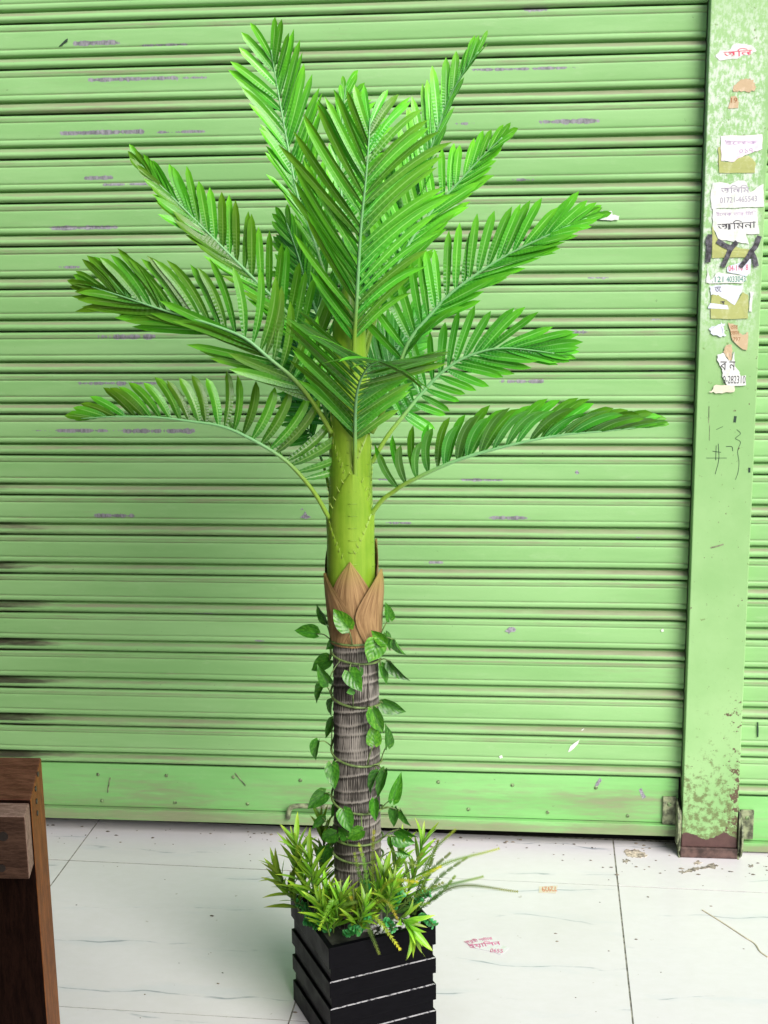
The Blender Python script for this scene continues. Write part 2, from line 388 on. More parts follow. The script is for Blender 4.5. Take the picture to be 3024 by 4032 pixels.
# ------------------------------------------------------------------ roller shutters
PIT = .0942
PROF = [(0, -.013), (.012, .001), (.03, .0045), (.08, .005), (.13, .005), (.155, .0038), (.17, .0022), (.185, .0038), (.205, .0042)]
PROF += [(.205+(.535-.205)*k/9, .0042+.0004*sin(pi*k/9)) for k in range(1, 10)]
PROF += [(.552, .0028), (.566, .0022), (.58, .0040), (.61, .0048), (.65, .0044), (.685, .0030), (.70, -.0030), (.72, -.0095), (.74, -.0105), (.752, -.0050), (.765, .0015), (.785, .0048), (.815, .0070), (.85, .0092), (.885, .0104), (.92, .0096), (.95, .0068), (.975, .001), (.99, -.008), (1.0, -.013)]
# bare-metal scrapes: x0, x1, y in the 1659 px copy, half height
SCR = [(185,395,171,5),(125,325,286,6),(330,450,285,3),(170,260,384,5),(215,345,398,4),(105,262,492,5),(150,262,93,6),(290,420,97,3),(165,350,828,5),(110,250,930,5),(250,427,931,7),
       (60,110,930,3),(195,300,1114,6),(205,345,727,7),(310,330,727,4),(1010,1100,150,3),(1155,1310,262,6),(1040,1250,148,4),(1105,1160,388,4),(970,1030,267,4),(1083,1144,479,4),(1199,1283,717,5),
       (1074,1190,824,5),(986,1097,1037,4),(805,850,1036,3),(1042,1146,1119,5),(915,960,1215,4),(640,665,1100,3),(540,580,1385,2),(830,900,1130,3),(1120,1190,22,5),(1370,1420,1160,3),(1480,1520,1165,3),
       (390,455,168,3),(600,680,284,3),(120,190,577,3),(0,60,1562,3),(410,480,1325,3),(1400,1450,690,4),(1260,1330,600,3),(1390,1460,800,3)]
SCW = []
for x0, x1, y, h in SCR:
    a = at(x0, y, WY-.004); b = at(x1, y, WY-.004); SCW.append((a.x, b.x, (a.z+b.z)/2, h*.0008))
def scrape_at(x, z):
    v = 0
    for a, b, zc, h in SCW:
        if a-.02 < x < b+.02 and abs(z-zc) < h*1.6:
            e = min(1, max(0, min(x-a, b-x)/.03+.35)); v = max(v, (1-(abs(z-zc)/(h*1.6))**2)*e)
    return v*.8
def slat(parent, x0, x1, ztop, left_dark, right_grime):
    nx = max(8, int((x1-x0)/.016)); mb = MB(); rows = []; dirt = []; scr = []; gri = []
    sd_ = random.random()*50
    for s, yo in PROF:
        row = []
        for k in range(nx+1):
            x = x0+(x1-x0)*k/nx
            dz = .0007*noise.noise(Vector((x*2.3+sd_, ztop*3, 0))); dy = .0018*noise.noise(Vector((x*3, sd_+s*1.2, 5)))
            z = ztop-s*PIT
            row.append((x, WY-yo+dy, z+dz))
            roll = max(0, min(1, (s-.75)/.02))*max(0, min(1, (.87-s)/.06))
            lip = max(0, 1-abs(s-.09)/.09)*.42
            cr = .5 if (.54 < s < .575 or .15 < s < .18) else 0
            endd = max(0, 1-(x1-x)/.45) if right_grime else 0
            patch = .5+.5*noise.noise(Vector((x*1.7, ztop*17, 3)))
            d = max(roll*(.52+.42*patch+.6*endd), lip*(1.0+.9*patch), cr*1.0, .75*(s > .9)*patch, .62*(s > .775)*patch, .34*patch)
            dirt.append(d); scr.append(scrape_at(x, z))
            lg = max(0, min(1, (-.93-x)/.26)) if left_dark else 0  # darker towards the left end, most in grooves and lower slats
            gv = lg*(.75 if (.69 < s < .86 or s > .96 or s < .03) else .22)*max(.25, min(1, (1.5-ztop)/.9))
            if .745 < s < .84: gv = max(gv, endd**3*.5)
            if s > .97 or s < .012: gv = max(gv, .62)
            if .715 < s < .768: gv = max(gv, .22)  # groove shade painted in as a dark tone
            gri.append(gv)
        rows.append(row)
    mb.grid(rows); mb.at = {'dirt': dirt, 'scrape': scr, 'grime_shade': gri}
    o = mb.build('slat', M['paint'], parent, smooth=True)
    return o
def wear_box(name, a, b, parent, mat, bevel, grime_shade=0.):
    t = MB(); x0, y0, z0 = a; x1, y1, z1 = b; n_ = max(2, int((x1-x0)/.06)); dirt = []; gr = []
    rows = []
    prof = [(y1, z1), (y0, z1), (y0, (z0+z1)/2), (y0, z0), (y1, z0)]
    for yy, zz in prof:
        row = []
        for k in range(n_+1):
            x = x0+(x1-x0)*k/n_; row.append((x, yy, zz+.0006*noise.noise(Vector((x*4, zz*9, 1)))))
            e = max(0, 1-(.38-x)/.12) if x < .39 else 0
            low = .30 if zz < (z0+z1)/2+.001 else .10
            dirt.append(min(1, low+.25*noise.noise(Vector((x*6, zz*20, 7)))+grime_shade)); gr.append(.55*max(0, min(1, e))**2)
        rows.append(row)
    t.grid(rows); t.add([rows[i][0] for i in range(5)], [(0, 1, 2, 3, 4)]); t.add([rows[i][-1] for i in range(5)], [(4, 3, 2, 1, 0)])
    dirt += [.5]*10; gr += [.3]*10
    t.at = {'dirt': dirt, 'grime_shade': gr, 'scrape': [0.]*len(dirt)}
    return t.build(name, mat, parent, bevel=bevel)
def rivet(parent, x, y, z, r):
    t = MB(); rows = []
    for i in range(4):
        a = pi/2*i/3; rows.append([(x+r*cos(a)*cos(b), y-r*.55*sin(a), z+r*cos(a)*sin(b)) for b in [2*pi*k/10 for k in range(10)]])
    t.grid(rows, close=True); t.build('rivet', M['rivet'], parent, smooth=True)

shutter = empty('roller_shutter', (-.5, WY, .037), 'wide green roller shutter of horizontal steel slats behind the artificial palm', 'shutter')
z = .178; n_sl = 21
for i in range(n_sl):
    slat(shutter, -1.72, .3812, .178+PIT*(i+1), True, True)
plate = wear_box('bottom_plate', (-1.72, WY-.004, .067), (.377, WY+.004, .1765), shutter, M['plate'], .0012, .12)
for x, zz in [(-1.004,.149),(-.835,.151),(-.671,.152),(-.509,.148),(-.335,.15),(-.18,.153),(-.006,.15),(.188,.149),(-.998,.081),(-.817,.082),(-.639,.084),(-.109,.086),(.077,.084),(.263,.081),(-.46,.083),(-.28,.085)]:
    rivet(plate, x, WY-.004, zz, .0048)
rail = wear_box('bottom_rail', (-1.72, WY-.016, .038), (.377, WY+.012, .0655), shutter, M['plate'], .0012, .38)
t = MB(); a = at(622, 1768, WY-.02); b = at(626, 1748, WY-.024); c = at(640, 1741, WY-.024); d = at(690, 1742, WY-.024); e = at(730, 1744, WY-.02)
t.tube(catmull([a, b, c, d, e], 18), .0062, 8); t.build('pull_handle', M['lug'], shutter, smooth=True)
def lug(parent, x, sgn, zc):
    t = MB(); t.box((x-.030 if sgn > 0 else x, WY-.012, zc-.036), (x if sgn > 0 else x+.030, WY-.0045, zc+.036)); o = t.build('lug_bracket', M['lug'], parent, bevel=.001)
    t = MB(); xs = x if sgn > 0 else x-.004
    pr = [(WY-.012, zc+.034)]+[(WY-.012-.040*sin(a)-.012, zc-.022+.05*cos(a)) for a in [pi*k/8 for k in range(9)]]+[(WY-.012, zc-.072)]
    L_ = len(pr); t.add([(xs, p, q) for p, q in pr]+[(xs+.004, p, q) for p, q in pr], [tuple(range(L_)), tuple(range(2*L_-1, L_-1, -1))]+[(i, i+L_, (i+1) % L_+L_, (i+1) % L_) for i in range(L_)])
    t.build('lug_tongue', M['lug'], o, bevel=.0006)
    rivet(o, x-sgn*.015, WY-.012, zc+.018, .0055)
lug(shutter, .372, 1, .098)
for pts, mat, nm in [([(1228,1622),(1232,1612),(1240,1606),(1252,1598),(1249,1606),(1240,1616),(1232,1623),(1227,1625)], 'white_spot', 'paint_splash'),
                 ([(1248,1583),(1256,1577),(1262,1574),(1256,1582),(1249,1586)], 'white_spot', 'paint_splash'),
                 ([(1534,1610),(1540,1606),(1545,1611),(1541,1618),(1535,1616)], 'white_spot', 'paint_splash'),
                 ([(1078,1634),(1084,1631),(1086,1637),(1080,1639)], 'white_spot', 'paint_splash'),
                 ([(1428,1361),(1433,1359),(1434,1364),(1429,1365)], 'white_spot', 'paint_splash'),
                 ([(127,100),(134,93),(141,86),(146,83),(145,90),(139,93),(134,98)], 'chip', 'paint_chip'),
                 ([(1090,1364),(1096,1359),(1100,1355),(1110,1355),(1115,1360),(1112,1365),(1104,1365),(1099,1370),(1098,1366)], 'grey_chip', 'paint_chip'),
                 ([(648,1118),(655,1112),(659,1104),(664,1113),(672,1117),(662,1121)], 'grey_chip', 'paint_chip'),
                 ([(1241,1020),(1247,1015),(1252,1022),(1246,1025)], 'grey_chip', 'paint_chip'),
                 ([(1380,1706),(1386,1702),(1390,1712),(1396,1722),(1388,1726),(1384,1716)], 'grey_chip', 'paint_chip'),
                 ([(1288,1690),(1296,1680),(1300,1686),(1292,1698),(1284,1700)], 'grey_chip', 'paint_chip')]:
    t = MB(); vs = [at(x, y, WY-.0062) for x, y in pts]; nn = len(vs)
    if pts[0][1] > 1640: vs = [at(x, y, WY-.0046) for x, y in pts]
    t.add([tuple(v) for v in vs]+[(v.x, v.y+.003, v.z) for v in vs], [tuple(range(nn))]+[(i, i+nn, (i+1) % nn+nn, (i+1) % nn) for i in range(nn)]); t.build(nm, M[mat], shutter)
t = MB(); t.tube([at(508, 1670, WY-.0055), at(523, 1688, WY-.0055), at(531, 1697, WY-.0055)], .0013, 5); t.tube([at(238, 1680, WY-.0055), at(234, 1700, WY-.0055), at(233, 1712, WY-.0055)], .0015, 5); t.build('scratch', M['lug'], shutter)

sh2 = empty('roller_shutter', (.9, WY, .006), 'narrow strip of a second green roller shutter right of the post', 'shutter')
for i in range(23):
    slat(sh2, .513, 1.7, .1385+PIT*(i+1), False, False)
p2 = wear_box('bottom_plate', (.513, WY-.004, .028), (1.7, WY+.004, .137), sh2, M['plate'], .0012, .1)
r2 = wear_box('bottom_rail', (.513, WY-.016, .005), (1.7, WY+.012, .0265), sh2, M['plate'], .0012, .4)
lug(sh2, .520, -1, .070)
t = MB(); p = at(1637, 1560, WY-.007); q = at(1637, 1592, WY-.007); t.tube([p, (p+q)/2, q], [.0012, .002, .0015], 5); t.build('pen_mark', M['chip'], sh2)

# ------------------------------------------------------------------ post
PY = 2.933; PX0, PX1 = .3835, .5085
post = empty('shutter_post', (.446, PY, 0), 'green steel post between the shutters plastered with torn paper, brown foot', 'post')
t = MB(); t.box((PX0, PY, .026), (PX1, PY+.085, 2.3)); body = t.build('post_body', M['post'], post, bevel=.002)
t = MB(); t.box((PX0-.002, PY-.004, 0), (PX1+.002, PY+.09, .0255)); t.build('foot_plate', M['rust'], post, bevel=.002)
for sx, xx in ((-1, PX0-.0062), (1, PX1+.0022)):
    t = MB(); pr = [(PY+.05, .0)]+[(PY+.006-.014*sin(a), .062+.052*cos(a)) for a in [pi*k/8 for k in range(9)]]; pr = [(PY+.05, .115)]+pr[1:]+[(PY-.006, .0), (PY+.05, .0)]
    L_ = len(pr); t.add([(xx, p, q) for p, q in pr]+[(xx+.004, p, q) for p, q in pr], [tuple(range(L_)), tuple(range(2*L_-1, L_-1, -1))]+[(i, i+L_, (i+1) % L_+L_, (i+1) % L_) for i in range(L_)])
    t.build('lock_tongue', M['lug'], post, bevel=.0006)
t = MB(); t.box((PX0-.006, WY+.022, .0), (PX1+.004, WY+.03, 2.3)); t.build('guide_channel', M['dark'], post)

def c1(x, y): return (2600+x/2.764, y/2.764)
def c2(x, y): return (2600+x/2.458, 750+y/2.458)
def c3(x, y): return (2550+x/2.458, 1600+y/2.458)
def c5(x, y): return (1700+x/1.253, 3300+y/1.253)
def strokes(name, parent, lst, cv, mat, Y, wd):
    t = MB()
    for pts, wmul in lst:
        P = [atS(*cv(*p), Y) for p in pts]
        P = catmull(P, max(6, 4*len(P))) if len(P) > 2 else [P[0], (P[0]+P[1])/2, P[1]]
        for i in range(len(P)-1):
            a, b = P[i], P[i+1]; d = (b-a).normalized(); nn = Vector((d.z, 0, -d.x))*wd*wmul*.5
            a2 = a-d*wd*.1; b2 = b+d*wd*.1; j = Vector((0, random.uniform(0, .00012), 0))
            t.add([a2-nn-j, b2-nn-j, b2+nn-j, a2+nn-j, a2-nn+Vector((0,.0006,0)), b2-nn+Vector((0,.0006,0)), b2+nn+Vector((0,.0006,0)), a2+nn+Vector((0,.0006,0))], [(0,1,2,3),(0,4,5,1),(1,5,6,2),(2,6,7,3),(3,7,4,0)])
    return t.build(name, mat, parent)
for st_ in [([(468,440),(450,500),(470,520),(490,480),(470,440)], .5), ([(480,430),(472,560),(462,690)], .9), ([(960,445),(925,540),(885,590),(910,650),(930,730)], .85), ([(885,580),(840,660),(780,735)], .8), ([(555,490),(620,530),(690,560)], .9), ([(740,500),(680,570),(645,650),(605,735)], .85)]: strokes('spray_mark', post, [st_], c2, M['ink'], PY-.0042, .0115)
strokes('pen_mark', post, [([(664,380),(660,520)], 1), ([(684,362),(690,510),(655,655)], 1), ([(630,435),(710,445)], 1), ([(570,500),(765,500)], .7), ([(760,390),(815,390),(824,432)], 1), ([(865,225),(900,265),(850,310),(900,345),(872,430),(885,540),(875,640),(850,710)], .8), ([(850,95),(842,155)], 5), ([(985,595),(985,640)], 4), ([(665,225),(730,195)], .6)], c3, M['chip'], PY-.0006, .0011)
strokes('rust_streak', post, [([(610,1370),(670,1355),(735,1335)], 3), ([(595,0),(592,160)], 1.2), ([(600,180),(598,330)], .8)], c3, M['lug'], PY-.0005, .0012)

def jag(poly, n=4, amp=2.2):
    out = []
    for i, p in enumerate(poly):
        q = poly[(i+1) % len(poly)]; out.append(p)
        for k in range(1, n):
            f = k/n; a = random.uniform(-amp, amp); dx, dy = q[0]-p[0], q[1]-p[1]; l = math.hypot(dx, dy)+1e-6
            out.append((p[0]+dx*f-dy/l*a, p[1]+dy*f+dx/l*a))
    return out
PAPN = [0]
def text_mesh(body, h, wid):
    cu = bpy.data.curves.new('lettering', 'FONT'); cu.body = body; cu.resolution_u = 3
    o = bpy.data.objects.new('lettering', cu); COL.objects.link(o); bpy.context.view_layer.update()
    me = bpy.data.meshes.new_from_object(o.evaluated_get(bpy.context.evaluated_depsgraph_get())); bpy.data.objects.remove(o)
    xs = [v.co.x for v in me.vertices]; ys = [v.co.y for v in me.vertices]
    x0, x1, y0, y1 = min(xs), max(xs), min(ys), max(ys)
    for v in me.vertices:
        v.co.x = (v.co.x-x0)/(x1-x0)*wid; v.co.y = (v.co.y-y0)/(y1-y0)*h
    me.materials.clear(); return me
def scrap(poly, cv, mat, label, texts=(), surf='post', amp=2.2):
    PAPN[0] += 1; lift = .0006+.00016*PAPN[0]
    src = jag([cv(*p) for p in poly], 4, amp)
    if surf == 'floor':
        P = [floorS(*p, z=.0012) for p in src]; up = Vector((0, 0, 1)); c0 = sum(P, Vector())/len(P)
    else:
        Y = (PY if surf == 'post' else WY-.0058)-lift; P = [atS(*p, Y-(0 if texts else max(0, random.gauss(0, .0006)))) for p in src]; up = Vector((0, -1, 0)); c0 = sum(P, Vector())/len(P)
    e = bpy.data.objects.new('paper_scrap', None)
    t = MB(); n_ = len(P); dn = up*-.0004
    t.add([p-c0 for p in P]+[p-c0+dn for p in P], [tuple(range(n_))]+[(i, i+n_, (i+1) % n_+n_, (i+1) % n_) for i in range(n_)])
    me = t.mesh('paper_scrap', mat); o = bpy.data.objects.new('paper_scrap', me); o.location = c0; link(o); tag(o, label, 'paper scrap', 'torn paper scraps')
    for body, (x0, y0), (x1, y1), hpx, ink in texts:     # baseline start and end in the crop, height in crop px
        if surf == 'floor': A = floorS(*cv(x0, y0), z=.0018); B = floorS(*cv(x1, y1), z=.0018); Cc = floorS(*cv(x0, y0-hpx), z=.0018)
        else:
            Y2 = Y-.0003; A = atS(*cv(x0, y0), Y2); B = atS(*cv(x1, y1), Y2); Cc = atS(*cv(x0, y0-hpx), Y2)
        wv = B-A; hv = Cc-A; hv = hv-wv.normalized()*hv.dot(wv.normalized())
        me = text_mesh(body, hv.length, wv.length); me.materials.append(INK[ink])
        R_ = Matrix.Identity(4); ux = wv.normalized(); uy = hv.normalized(); uz = ux.cross(uy)
        for i in range(3): R_[i][0] = ux[i]; R_[i][1] = uy[i]; R_[i][2] = uz[i]
        R_.translation = A; inst('lettering', me, R_, o)
    return o
scrap([(640,560),(760,540),(800,480),(850,470),(990,490),(1050,550),(980,590),(900,600),(840,640),(650,660),(600,610)], c1, PW, 'topmost white torn paper on the post with red Bengali letters', [('অিল', (690,625), (1000,600), 85, 'red')])
scrap([(800,1000),(800,930),(880,860),(980,850),(1035,900),(1030,990),(960,1005),(880,1000)], c1, PT, 'ragged brown paper blot near the top of the post without lettering', amp=6)
scrap([(735,1180),(770,1045),(830,1050),(855,1110),(850,1175)], c1, PT, 'small tan paper bit on the post printed with 19', [('19', (768,1118), (835,1118), 55, 'brown')])
scrap([(630,1760),(632,1600),(655,1590),(660,1755),(780,1770),(870,1710),(960,1690),(1040,1770),(1030,1880),(640,1880)], c1, PO, 'olive yellow old paper under the pinkish sheet on the post')
scrap([(660,1480),(1110,1460),(1110,1620),(1000,1660),(850,1720),(800,1760),(662,1750)], c1, PK, 'faded pinkish white sheet high on the post', [('ইেলক', (700,1580), (1060,1570), 55, 'lilac'), ('০১৭', (860,1670), (1010,1660), 50, 'lilac')])
scrap([(570,1990),(650,1980),(760,2010),(850,1960),(930,1975),(980,2090),(1125,2000),(1128,2195),(1130,2250),(690,2262),(560,2275),(545,2150)], c1, PW, 'white torn paper on the post with faded phone number 01721-465543', [('অিলিম', (660,2105), (970,2095), 85, 'grey'), ('01721-465543', (650,2212), (1052,2190), 62, 'grey')])
scrap([(500,340),(560,480),(780,560),(870,570),(872,650),(500,655)], c2, PO, 'olive brown old paper behind the black spray marks on the post')
scrap([(510,180),(940,175),(945,330),(960,420),(830,420),(860,520),(720,500),(560,470),(505,340)], c2, PW, 'white paper on the post with large dark Bengali word above the spray marks', [('ইেলক তার িমি', (540,250), (925,240), 45, 'lilac'), ('আিমনা', (555,385), (925,360), 85, 'black')])
scrap([(650,740),(790,690),(880,660),(870,790),(840,830),(650,790)], c2, PB, 'bluish paper on the post with pink digits 04-110 8', [('04-110  8', (662,782), (850,770), 55, 'red')])
scrap([(445,890),(460,740),(480,870),(560,790),(830,830),(835,870),(790,900),(480,900)], c2, PW, 'white strip on the post with green and black digits 4033043', [('.121', (500,890), (610,886), 55, 'green'), ('4033043', (640,888), (825,882), 55, 'green')])
scrap([(490,1240),(492,1010),(560,1010),(720,1110),(800,980),(850,1010),(850,1240),(680,1245)], c2, PO, 'large olive scraped paper patch at mid height of the post')
scrap([(480,930),(600,910),(800,920),(790,980),(720,1110),(560,1010),(490,1010)], c2, PB, 'pale triangular torn paper with black fragment at mid height of the post', [('তে', (530,985), (590,980), 50, 'black')])
scrap([(460,1140),(480,1090),(650,1110),(660,1150)], c2, PB, 'low pale paper strip below the triangular scrap on the post', [('আ', (580,1105), (625,1105), 38, 'black')], amp=1)
scrap([(870,980),(905,985),(885,1175),(860,1170)], c2, PW, 'narrow upright white paper sliver near the right edge of the post')
scrap([(470,1340),(540,1310),(590,1275),(625,1300),(605,1340),(640,1400),(570,1415),(500,1390)], c2, PB, 'bluish white paper blob left of the orange scrap on the post', amp=5)
scrap([(655,1275),(740,1310),(760,1380),(800,1400),(850,1370),(840,1545),(800,1540),(700,1450)], c2, PT, 'orange tan torn paper on the post with brown lettering and 797', [('তার', (680,1345), (750,1340), 40, 'brown'), ('েফান', (680,1400), (765,1395), 38, 'brown'), ('797', (705,1460), (775,1458), 38, 'brown')])
scrap([(550,1590),(610,1570),(660,1640),(690,1650),(720,1560),(722,1700),(770,1760),(775,1800),(830,1790),(830,1885),(650,1890),(600,1800),(600,1730),(555,1650)], c2, PW, 'lowest white torn paper on the post with bold number ending 282310', [('ব ন', (580,1740), (725,1740), 85, 'black'), ('0-282310', (605,1868), (822,1868), 75, 'black'), ('তি', (665,1610), (720,1605), 40, 'grey')])
scrap([(610,1560),(640,1495),(690,1490),(700,1550),(690,1645),(660,1640)], c2, PT, 'small tan paper bit directly above the lowest white paper on the post')
scrap([(470,1950),(540,1880),(720,1895),(715,1950),(560,1960)], c2, PC, 'pale cream paper strip at the very bottom of the post papers', amp=5)
scrap([(1975,610),(1985,140),(2010,600)] if False else [(2338,838),(2372,830),(2408,830),(2412,846),(2440,850),(2436,866),(2380,866),(2336,862)], lambda x, y: (x, y), PW, 'white torn sticker on the main shutter beside a palm leaf tip', [('G', (2388,858), (2400,846), 14, 'black')], 'shutter')
scrap([(530,238),(622,234),(612,272),(528,268)], c5, PC, 'small cream paper on the floor tiles printed with orange 72929', [('72929', (612,238), (540,240), -24, 'orange')], 'floor', .8)
scrap([(165,512),(240,498),(300,485),(318,508),(325,520),(355,530),(382,540),(355,568),(340,574),(285,556),(225,545),(190,528)], c5, PW, 'torn white paper on the floor tiles with magenta Bengali lettering', [('জরুরী সাটার', (168,524), (305,504), 22, 'pink'), ('ইয়ািসন', (190,548), (345,530), 30, 'pink'), ('0655', (288,562), (350,566), 18, 'pink')], 'floor', 1.0)

# floor stains and crumbs
stm = plain('mortar_stain', (.52, .46, .36), .9, .4, 120); st2 = plain('grey_mortar_stain', (.30, .27, .22), .9, .4, 120)
for poly, mt in [([(950,62),(1000,52),(1050,70),(1062,88),(1010,95),(960,85)], stm), ([(1222,165),(1260,158),(1290,142),(1330,140),(1390,122),(1415,135),(1390,150),(1330,152),(1290,160),(1240,172)], st2),
              ([(1290,125),(1320,110),(1335,118),(1315,130)], stm), ([(940,108),(965,105),(980,115),(955,120)], st2), ([(1560,132),(1580,128),(1588,138),(1570,143)], st2)]:
    P = [floorS(*p, z=.0011) for p in jag([c5(*p) for p in poly], 5, 5)]; t = MB(); nn = len(P)
    t.add([tuple(p) for p in P]+[(p.x, p.y, -.001) for p in P], [tuple(range(nn))]+[(i, i+nn, (i+1) % nn+nn, (i+1) % nn) for i in range(nn)]); t.build('stain', mt, floor)
crack = [floorS(*c5(*p), z=.001) for p in [(1335,355),(1400,395),(1470,440),(1545,490),(1595,522),(1620,560),(1659,588)]]
t = MB(); t.tube(catmull(crack, 24), .0016, 5); t.build('stain', plain('ochre_scratch', (.60, .54, .40), .9), floor)
rng = random.Random(5); t = MB()
for k in range(230):
    if k < 130: x = rng.uniform(-1.2, .75); y = 3.0-abs(rng.gauss(0, .05)); 
    elif k < 180: x = rng.uniform(.2, .75); y = 2.9-abs(rng.gauss(0, .06))
    else: x = rng.uniform(-1.2, .7); y = rng.uniform(2.0, 3.0)
    r = rng.choice([.0012, .0016, .002, .0028, .004])
    vs = [(x+r*rng.uniform(.6, 1.4)*cos(a)*1.3, y+r*rng.uniform(.5, 1.2)*sin(a), .0006) for a in [2*pi*i/5 for i in range(5)]]+[(x, y, r*.5+.0008)]
    t.add(vs, [(i, (i+1) % 5, 5) for i in range(5)])
tag(t.build('debris', plain('crumbs', (.20, .17, .13), .9, .5, 20)), 'scattered dark crumbs and grit on the floor along the shutter', 'grit', None, 'stuff')

# ------------------------------------------------------------------ wooden stand, left
st = empty('wooden_stand', (-.83, 1.95, 0), 'dark brown wooden stand with a rough batten nailed to its front, left of the palm', 'stand')
ZT = .60
bk = floorS(162, 2982, ZT); ft = floorS(121, 3150, ZT)
u = (bk-ft); u.z = 0
lf = Vector((-1, -.03, 0)).normalized()
def prism(base, z0, z1, mats_idx):
    t = MB(); n_ = len(base); t.add([(p.x, p.y, z0) for p in base]+[(p.x, p.y, z1) for p in base], [tuple(range(n_))[::-1]], None, 0)
    t.f.append(tuple(range(n_, 2*n_))); t.mi.append(mats_idx[0])
    for i in range(n_): t.f.append((i, (i+1) % n_, (i+1) % n_+n_, i+n_)); t.mi.append(mats_idx[1+i])
    return t
base = [ft+lf*.5, ft, bk, bk+lf*.5]
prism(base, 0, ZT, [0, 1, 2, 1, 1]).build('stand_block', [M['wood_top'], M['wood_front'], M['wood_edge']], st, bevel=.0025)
fb = floorS(97, 3217, ZT-.004)
dv = fb-ft; dv.z = 0; ft2 = ft+Vector((-.0, -.0015, 0))
base = [fb+lf*.5, fb, ft2+Vector((-.002, 0, 0)), ft2+lf*.5]
zb = atS(113, 3463, fb.y).z
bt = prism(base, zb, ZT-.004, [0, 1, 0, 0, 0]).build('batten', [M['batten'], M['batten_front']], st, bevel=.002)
for sx, sy, r in ((14, 3292, .0075), (8, 3417, .006)):
    p = atS(sx, sy, fb.y-.0005); t = MB(); t.tube([p, p+Vector((0, -.002, 0))], r, 10); t.build('nail', M['nail'], bt)
for sx, sy in ((127, 3106), (140, 3155), (142, 3048), (160, 3202)):
    f_ = .35 if sy > 3050 else .6; p0 = ft+u*f_; p = atS(sx, sy, p0.y); p.x = p0.x+.0006; t = MB(); t.tube([p, p+Vector((.0015, .0003, 0))], .0045, 8); t.build('nail', M['nail'], st)

# ------------------------------------------------------------------ planter
PC0 = Vector((-.2783, 2.2458, 0)); PANG = RAD(28.4); HP = .2149; HW = .1025
planter = empty('planter', PC0, 'black square planter box of stacked slats holding the artificial palm', 'planter')
Rz = Matrix.Translation(PC0) @ Matrix.Rotation(PANG, 4, 'Z')
def ring(name, h0, h1, w_out, w_in, mat, bev, ledge_glint=False):
    t = MB(); o = [(-1,-1),(1,-1),(1,1),(-1,1)]
    vs = [Rz @ Vector((x*w_out, y*w_out, zz)) for zz in (h0, h1) for x, y in o]+[Rz @ Vector((x*w_in, y*w_in, zz)) for zz in (h0, h1) for x, y in o]
    fs = []; 
    for i in range(4):
        j = (i+1) % 4; fs += [(i, j, j+4, i+4), (8+j, 8+i, 12+i, 12+j), (4+i, 4+j, 12+j, 12+i), (j, i, 8+i, 8+j)]
    t.add(vs, fs)
    if ledge_glint: t.mi = [1 if k == 2 else 0 for k in range(len(fs))]
    return t.build(name, [mat, M['ledge_glint']], planter, bevel=bev)
zz = HP; bands = [(.040, 'slat'), (.0265, 'g'), (.0300, 'slat'), (.0225, 'g'), (.0310, 'slat'), (.0225, 'g'), (.0424, 'slat')]
ring('liner', .004, HP-.006, HW-.0042, HW-.009, M['pot'], .0005)
for h, k in bands:
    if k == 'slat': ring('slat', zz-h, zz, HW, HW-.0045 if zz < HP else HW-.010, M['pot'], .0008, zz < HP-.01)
    zz -= h
t = MB(); q = HW-.0095; t.add([Rz @ Vector((x*q, y*q, HP-.022)) for x, y in ((-1,-1),(1,-1),(1,1),(-1,1))], [(0,1,2,3)])
t.build('filling', plain('dark_filling', (.05, .055, .04), .9, .4, 40), planter)
t = MB(); rng = random.Random(3)
for k in range(170):
    c0 = Rz @ Vector((rng.uniform(-q*.1, q)*.97, rng.uniform(-q, -q*.35)*.97, HP-.018+rng.uniform(0, .006))); r = rng.uniform(.0018, .004)
    vs = [c0+Vector((cos(a)*r, sin(a)*r, 0)) for a in [2*pi*i/6 for i in range(6)]]+[c0+Vector((cos(a)*r*.6, sin(a)*r*.6, r*.7)) for a in [2*pi*i/6+.5 for i in range(6)]]+[c0+Vector((0, 0, r*.85))]
    t.add(vs, [(i, (i+1) % 6, 6+i) for i in range(6)]+[((i+1) % 6, 6+(i+1) % 6, 6+i) for i in range(6)]+[(6+i, 6+(i+1) % 6, 12) for i in range(6)])
tag(t.build('pebbles', M['foam'], None, smooth=True), 'white pebbles showing at the front right inside the black planter', 'pebbles', None, 'stuff')

# ------------------------------------------------------------------ palm
YC = 2.2458
palm = empty('artificial_palm', (-.287, YC, HP-.02), 'tall artificial palm with green feathery fronds standing in the black planter', 'palm')
AXP = [(775, 1985), (773, 1900), (768, 1380), (759, 1240), (757, 1000), (754, 700), (752, 640)]
AXW = [at(x, y, YC) for x, y in AXP]
def axis_x(z):
    for a, b in zip(AXW, AXW[1:]):
        if z <= b.z: return a.x+(b.x-a.x)*(z-a.z)/(b.z-a.z)
    return AXW[-1].x
def zy(y): return at(760, y, YC).z
def cyl(phi, z, r): return Vector((axis_x(z)+r*sin(phi), YC-r*cos(phi), z))
